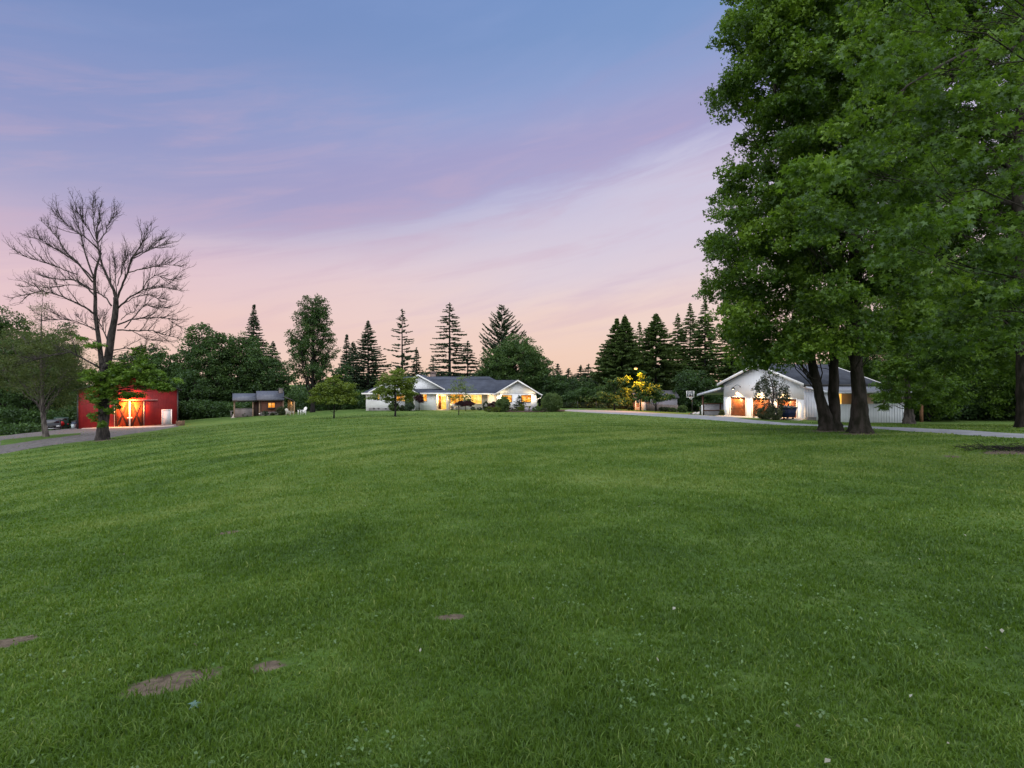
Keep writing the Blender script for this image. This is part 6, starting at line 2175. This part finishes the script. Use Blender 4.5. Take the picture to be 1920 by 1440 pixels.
shrub('shrub', 'yellowish shrub right of the rocks near the house corner', 1012, 769, 1.1, 0.95, 82.5, 418, LEAF_LIGHT, 0.12, 40)
shrub('shrub', 'grey green flat shrub beside the big round bush', 1020, 772, 1.1, 0.5, 79.8, 419, LEAF_VAR, 0.11, 36, tbase=0.3)
shrub('round_bush', 'big clipped ball shaped bush at the right end of the house garden', 1035, 770, 2.75, 2.5, 81.0, 420, NEEDLE_GREEN, 0.15, 60, n=230, tbase=0.5)
shrub('shrub', 'tiny dark mound under the front windows', 887, 768, 0.75, 0.5, 86.5, 421, NEEDLE, 0.10, 36)
shrub('shrub', 'second tiny dark mound closer to the brownish shrub', 899, 768, 0.8, 0.45, 86.3, 422, NEEDLE, 0.10, 36)
for i, (px, d, s, lab) in enumerate([(986, 81.0, 0.42, 'lavender grey rock behind the lime shrub of the mulch bed'), (998, 81.5, 0.50, 'largest lavender grey rock in the mulch bed'), (1003, 80.6, 0.34, 'small rock at the right of the mulch bed rocks')]):
    rg = np.random.RandomState(70 + i)
    X = hx(px, d); zb = h1(X, d)
    q = Acc()
    zz = np.linspace(-0.1, 0.75, 6) * s * 1.6
    q.tube(np.stack([X + zz * 0.15, np.full(6, d), zb + 0.12 + zz], 1), s * np.array([0.9, 1.05, 1.0, 0.85, 0.55, 0.15]), 9)
    q.v[-1] += rg.normal(0, 0.05 * s * 2, q.v[-1].shape)
    tag(q.build('boulder', surf('lavender_rock', (0.26, 0.24, 0.27), (0.16, 0.15, 0.17), 4, 0.9, 6, 0.6)), lab, 'boulder')
# cabin planting
shrub('shrub', 'round rusty brown green bush at the right corner of the cabin', 528, 778, 1.45, 1.15, 80.8, 430, LEAF_BUSH, 0.12, 44, tbase=0.65)
shrub('shrub', 'small blackish bush below the lit cabin window', 497.5, 780, 0.85, 0.7, 80.9, 431, NEEDLE, 0.10, 40)
shrub('shrub', 'low dark plants in front of the grey porch railing', 461, 782, 1.7, 0.5, 81.2, 432, LEAF_BUSH, 0.12, 36, round_=False)
shrub('shrub', 'low green plants between the cabin window and the rusty bush', 511, 779, 1.2, 0.4, 81.2, 433, LEAF_BUSH, 0.12, 36, round_=False)
shrub('shrub', 'clipped round shrub right of the lavender grey shed', 1280, 772, 1.6, 1.1, 92.0, 434, NEEDLE_GREEN, 0.14, 44)
shrub('shrub', 'low green shrub at the foot of the board fence', 1262, 772, 1.7, 0.7, 93.0, 435, NEEDLE_GREEN, 0.14, 40)
shrub('shrub', 'dark shrub at the middle of the board fence', 1247, 771, 1.9, 0.8, 94.0, 436, LEAF_BUSH, 0.14, 40, round_=False)
shrub('shrub', 'orange lit low shrub left of the shed porch', 1184, 769, 1.3, 0.6, 94.0, 437, LEAF_BUSH, 0.14, 40, round_=False)

# ------------------------------------------------------------------ trees near the street lamp
lob = lobes_px([(1150, 722, 16, 8), (1165, 715, 12, 7), (1135, 728, 14, 8), (1170, 735, 18, 9), (1150, 742, 22, 9), (1128, 742, 10, 8), (1180, 748, 14, 7), (1160, 752, 22, 7), (1140, 712, 6, 5), (1175, 712, 7, 6)], 91, np.random.RandomState(4), 1.0)
X = hx(1152, 91); zb = h1(X, 91)
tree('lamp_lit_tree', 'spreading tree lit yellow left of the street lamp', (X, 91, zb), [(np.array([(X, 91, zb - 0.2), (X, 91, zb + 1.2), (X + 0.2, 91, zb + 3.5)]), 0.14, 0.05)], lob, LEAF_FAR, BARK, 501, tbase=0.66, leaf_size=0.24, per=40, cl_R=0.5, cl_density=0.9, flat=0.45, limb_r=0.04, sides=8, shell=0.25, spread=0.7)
lob = lobes_px([(1205, 702, 7, 6), (1208, 712, 12, 8), (1198, 722, 12, 8), (1212, 725, 14, 9), (1200, 735, 14, 8), (1218, 738, 16, 9), (1235, 738, 18, 9), (1228, 748, 22, 7), (1250, 744, 12, 7), (1208, 745, 14, 7), (1224, 728, 12, 9), (1202, 696, 5, 4), (1200, 742, 10, 6)], 91.2, np.random.RandomState(5), 1.0)
X = hx(1230, 92); zb = h1(X, 92)
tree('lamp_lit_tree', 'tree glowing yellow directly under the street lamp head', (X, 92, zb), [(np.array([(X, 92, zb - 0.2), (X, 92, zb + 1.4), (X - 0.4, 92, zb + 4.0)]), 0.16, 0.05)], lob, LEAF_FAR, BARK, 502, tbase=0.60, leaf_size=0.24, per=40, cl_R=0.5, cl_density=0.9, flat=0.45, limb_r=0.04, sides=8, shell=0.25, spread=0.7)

# ------------------------------------------------------------------ the tree line behind
far_tree('deciduous_tree', 'dark leafy tree cut by the left frame edge', 0, 572, 120, 760, 92, 601, LEAF_FAR, n=14)
far_tree('deciduous_tree', 'shadowy leafy tree behind the leaning tree at the left', 62, 610, 130, 790, 90, 602, LEAF_FAR, n=12, tbase=0.4)
far_tree('deciduous_tree', 'dark leafy tree with twiggy top left of the big bare tree', 108, 585, 90, 790, 96, 603, LEAF_FAR, n=12, tbase=0.35)
far_tree('deciduous_tree', 'dusky leafy tree rising behind the barn roof peak', 245, 650, 90, 770, 98, 604, LEAF_FAR, n=11, tbase=0.35)
far_tree('deciduous_tree', 'dense leafy tree over the right half of the barn', 300, 645, 110, 790, 95, 605, LEAF_FAR, n=13, tbase=0.45)
far_tree('deciduous_tree', 'big rounded leafy tree with the tufted top right of the barn', 392, 602, 118, 795, 101, 606, LEAF_FAR, n=16, tbase=0.55)
far_tree('deciduous_tree', 'leafy tree above the porch roof of the cabin', 448, 612, 100, 790, 104, 607, LEAF_FAR, n=14, tbase=0.6)
far_tree('deciduous_tree', 'leafy tree above the main cabin roof', 494, 634, 90, 785, 103, 608, LEAF_FAR, n=13, tbase=0.5)
far_tree('deciduous_tree', 'narrow leafy tree sloping down right of the cabin chimney', 524, 680, 56, 785, 102, 609, LEAF_FAR, n=10, tbase=0.42)
far_tree('deciduous_tree', 'lower leafy tree right beside the red barn corner', 352, 690, 70, 800, 92, 610, LEAF_FAR, n=10, tbase=0.35)
conifer('conifer', 'slim dark spire poking above the leafy trees near the cabin', 476, 571, 62, 116, 611, NEEDLE, bare=0.15, droop=0.15, gap=0.5)
conifer('conifer', 'darker fir shoulder right of the slim spire near the cabin', 512, 640, 70, 118, 612, NEEDLE, bare=0.1, droop=0.2, gap=0.5)
far_tree('cottonwood', 'tall oval airy tree behind the white garden chairs', 586, 540, 84, 745, 86, 613, LEAF_FAR, n=22, size=0.23, per=34, cl_R=0.60, dens=0.95, tr=0.36, tbase=0.46, narrow=0.38, k=0.40, flat=0.7)
conifer('conifer', 'small pale spire left of the dense dark fir pair', 650, 627, 40, 122, 614, NEEDLE, bare=0.1, droop=0.2, gap=0.5)
conifer('conifer', 'dense dark fir left of the house', 690, 601, 84, 112, 615, NEEDLE, bare=0.04, droop=0.15, gap=0.42, dens=1.4, spray=0.6)
conifer('conifer', 'dark fir partly merged with the dense fir left of the house', 662, 640, 60, 115, 616, NEEDLE, bare=0.05, droop=0.2, gap=0.45, dens=1.2)
far_tree('deciduous_tree', 'dark green tree between the tall oval tree and the firs', 636, 672, 60, 770, 104, 617, LEAF_FAR, n=9, tbase=0.3)
conifer('conifer', 'gappy irregular fir with uneven boughs behind the left gable', 754, 580, 62, 108, 618, NEEDLE, bare=0.12, droop=0.10, gap=0.95, irregular=0.42, dens=1.0, power=0.55, spray=0.6)
conifer('conifer', 'thin small spire between the two tall firs behind the house', 781, 652, 34, 118, 619, NEEDLE, bare=0.1, droop=0.2, gap=0.55)
conifer('conifer', 'squat fir just left of the house chimney', 812, 668, 50, 116, 620, NEEDLE, bare=0.08, droop=0.3, gap=0.8, irregular=0.35, power=0.6)
conifer('conifer', 'tallest fir with evenly layered boughs behind the house ridge', 843, 567, 72, 110, 621, NEEDLE, bare=0.12, droop=0.22, gap=0.80, irregular=0.22, power=0.55, dens=1.1, spray=0.62, trunk_r=0.4)
conifer('conifer', 'medium fir right of the tallest layered fir', 877, 640, 62, 114, 622, NEEDLE, bare=0.06, droop=0.3, gap=0.7, power=0.7)
conifer('conifer', 'wide fir with upswept boughs behind the round leafy tree', 941, 574, 92, 116, 623, NEEDLE, bare=0.1, droop=-0.05, up=0.55, gap=0.8, power=0.62, spray=0.7)
far_tree('deciduous_tree', 'large round leafy tree behind the right half of the house', 966, 632, 120, 735, 106, 624, LEAF_FAR, n=16, tbase=0.66, k=0.46)
far_tree('deciduous_tree', 'right shoulder of rounded foliage above the right wing roof', 1012, 660, 66, 745, 107, 625, LEAF_FAR, n=11, tbase=0.6)
far_tree('deciduous_tree', 'dark leafy tree right of the house behind the ball bush', 1040, 690, 60, 768, 103, 626, LEAF_FAR, n=10, tbase=0.32)
far_tree('deciduous_tree', 'dim leafy tree filling the gap left of the round leafy tree', 908, 690, 60, 745, 108, 627, LEAF_FAR, n=9, tbase=0.3)
conifer('conifer', 'first low fir in the gap right of the house', 1046, 682, 44, 120, 628, NEEDLE, bare=0.05, droop=0.25, gap=0.6)
conifer('conifer', 'second low fir in the gap right of the house', 1066, 690, 44, 121, 629, NEEDLE, bare=0.05, droop=0.25, gap=0.6)
conifer('conifer', 'twin tipped low fir left of the tall dark firs', 1096, 682, 56, 116, 630, NEEDLE, bare=0.05, droop=0.25, gap=0.6, twin=True)
conifer('conifer', 'short fir at the dip of the tree line', 1116, 702, 40, 112, 631, NEEDLE, bare=0.05, droop=0.25, gap=0.5)
far_tree('deciduous_tree', 'low dark leafy tree behind the wire fence', 1085, 710, 80, 772, 104, 632, LEAF_FAR, n=9, tbase=0.32)
conifer('conifer', 'dense dark fir with two tips left of the street lamp', 1164, 591, 100, 106, 633, NEEDLE_GREEN, bare=0.02, droop=0.2, gap=0.36, dens=2.2, spray=0.70, power=0.86, twin=True)
conifer('conifer', 'thin pale fir between the two dense dark firs', 1199, 604, 52, 118, 634, NEEDLE_GREEN, bare=0.05, droop=0.25, gap=0.6)
conifer('conifer', 'broad dense dark fir behind the lavender shed', 1230, 587, 112, 108, 635, NEEDLE_GREEN, bare=0.02, droop=0.2, gap=0.36, dens=2.2, spray=0.70, power=0.80)
conifer('conifer', 'open thin fir right of the broad dense fir', 1271, 588, 56, 114, 636, NEEDLE_GREEN, bare=0.05, droop=0.3, gap=0.55, irregular=0.3, dens=1.5, power=0.7)
conifer('conifer', 'tall spiky fir above the basketball hoop', 1294, 569, 84, 112, 637, NEEDLE_GREEN, bare=0.03, droop=0.25, gap=0.6, dens=1.2)
conifer('conifer', 'dark fir behind the carport roof', 1322, 560, 80, 108, 638, NEEDLE_GREEN, bare=0.03, droop=0.25, gap=0.55, dens=1.3)
conifer('conifer', 'dark fir behind the garage gable', 1372, 590, 90, 106, 639, NEEDLE_GREEN, bare=0.03, droop=0.25, gap=0.55, dens=1.3)
conifer('conifer', 'dark fir half hidden behind the maple leaves over the garage', 1425, 585, 90, 110, 640, NEEDLE_GREEN, bare=0.03, droop=0.25, gap=0.6, dens=1.2)
far_tree('deciduous_tree', 'dark green tree behind the basketball hoop', 1302, 690, 80, 770, 100, 641, LEAF_FAR, n=10, tbase=0.25)

# ------------------------------------------------------------------ undergrowth and the far wood
def mass(name, label, spans, seed, leaf, size, per, R):
    rg = np.random.RandomState(seed)
    ac = Acc()
    for px0, px1, d0, d1, hgt, n in spans:
        px = rg.uniform(px0, px1, n)
        dd = rg.uniform(d0, d1, n)
        X = (px - 960) * dd / F
        zb = H(X, dd)
        hh = hgt * (0.55 + 0.6 * vnoise(X, dd, 4.0, seed))
        cc = np.stack([X, dd, zb + hh * rg.rand(n) ** 0.8], 1)
        leaf_clusters(ac, rg, cc, R, 0.7, per, size, T_SPRIG, 0.2, 0.7, 0.35, 0.16, 0.9)
    o = ac.build(name, leaf)
    tag(o, label, 'undergrowth', kind='stuff')
    return o


mass('undergrowth', 'tangled dark undergrowth along the edge of the lawn and behind the yards', [
    (-120, 150, 80, 88, 3.2, 420), (330, 445, 86, 94, 2.6, 300), (445, 690, 92, 99, 2.8, 420), (1020, 1200, 99, 106, 3.2, 380), (1270, 1365, 98, 106, 3.0, 220),
    (1690, 2000, 62, 70, 2.4, 520), (-160, 70, 68, 74, 1.3, 160)], 801, LEAF_FAR, 0.36, 34, 0.85)
mass('far_wood', 'continuous dark far wood seen between the nearer trees', [
    (-500, 420, 125, 140, 11, 1300), (420, 1000, 132, 148, 7.5, 900), (1000, 1130, 132, 148, 6.0, 240), (1130, 1700, 128, 145, 12, 900), (1700, 2500, 100, 120, 12, 1200)], 802, LEAF_FAR, 0.62, 30, 1.5)

# dark brush pile at the right edge of the lawn
c = ground_px(1896, 845)
rg = np.random.RandomState(90)
q = Acc()
for i in range(260):
    a = rg.rand() * 6.28
    p = np.array([c[0] + rg.normal(0, 0.8), c[1] + rg.normal(0, 0.35), 0])
    p[2] = h1(p[0], p[1]) + rg.rand() * 0.12
    e = p + np.array([math.cos(a) * 0.35, math.sin(a) * 0.35, rg.normal(0.03, 0.08)])
    q.tube(rough_path(bez(p, (p + e) / 2 + (0, 0, 0.05), e, 4), rg, 0.02), 0.008, 3)
o = q.build('twig_heap', BARK)
tag(o, 'flat dark heap of twigs on the bare patch at the right lawn edge', 'brush pile')

# ------------------------------------------------------------------ weeds, clover and fallen leaves in the turf
rg = np.random.RandomState(95)
n = 2200
r = np.exp(rg.uniform(np.log(2.6), np.log(16), n))
a = np.radians(rg.uniform(-48, 48, n))
x, y = r * np.sin(a), r * np.cos(a)
ok = vnoise(x, y, 0.9, 51) > 0.35
x, y = x[ok], y[ok]
pos = np.stack([x, y, H(x, y) + 0.025 + 0.03 * rg.rand(len(x))], 1)
q = Acc()
cen = np.repeat(pos, 4, axis=0) + rg.normal(0, 0.022, (len(pos) * 4, 3)) * (1, 1, 0.3)
k = len(cen)
put_leaves(q, cen, 0.024 * (0.5 + 0.9 * rg.rand(k)), np.array([0, 0, 1.0]) + rg.normal(0, 0.55, (k, 3)), rg.normal(size=(k, 3)), T_KITE, np.clip(0.10 + rg.normal(0, 0.16, k), 0, 1))
tag(q.build('weeds', WEED), 'broad leaved weeds and clover scattered through the lawn', 'weeds', kind='stuff')
n = 28
r = np.exp(rg.uniform(np.log(3.0), np.log(13), n))
a = np.radians(rg.uniform(-46, 46, n))
x, y = r * np.sin(a), r * np.cos(a)
q = Acc()
put_leaves(q, np.stack([x, y, H(x, y) + 0.05], 1), 0.036 * (0.4 + rg.rand(n)), np.array([0, 0, 1.0]) + rg.normal(0, 0.5, (n, 3)), rg.normal(size=(n, 3)), T_KITE, np.clip(0.6 + rg.normal(0, 0.3, n), 0, 1))
tag(q.build('fallen_leaves', leafmat('dry_leaf', (0.12, 0.10, 0.06), (0.20, 0.20, 0.16), (0.32, 0.34, 0.30), 0.2)), 'small pale dry leaves lying in the grass', 'fallen leaves', kind='stuff')
c = ground_px(366, 1346)
q = Acc()
put_leaves(q, np.array([[c[0], c[1], c[2] + 0.05]]), np.array([0.085]), np.array([[0.1, -0.25, 1.0]]), np.array([[-0.3, -1.0, 0.0]]), T_MAPLE, np.array([0.6]))
o = q.build('fallen_leaf', leafmat('blue_green_leaf', (0.05, 0.10, 0.08), (0.06, 0.115, 0.095), (0.10, 0.18, 0.17), 0.2))
tag(o, 'bluish lobed leaf lying flat in the grass at the bottom left', 'leaf')
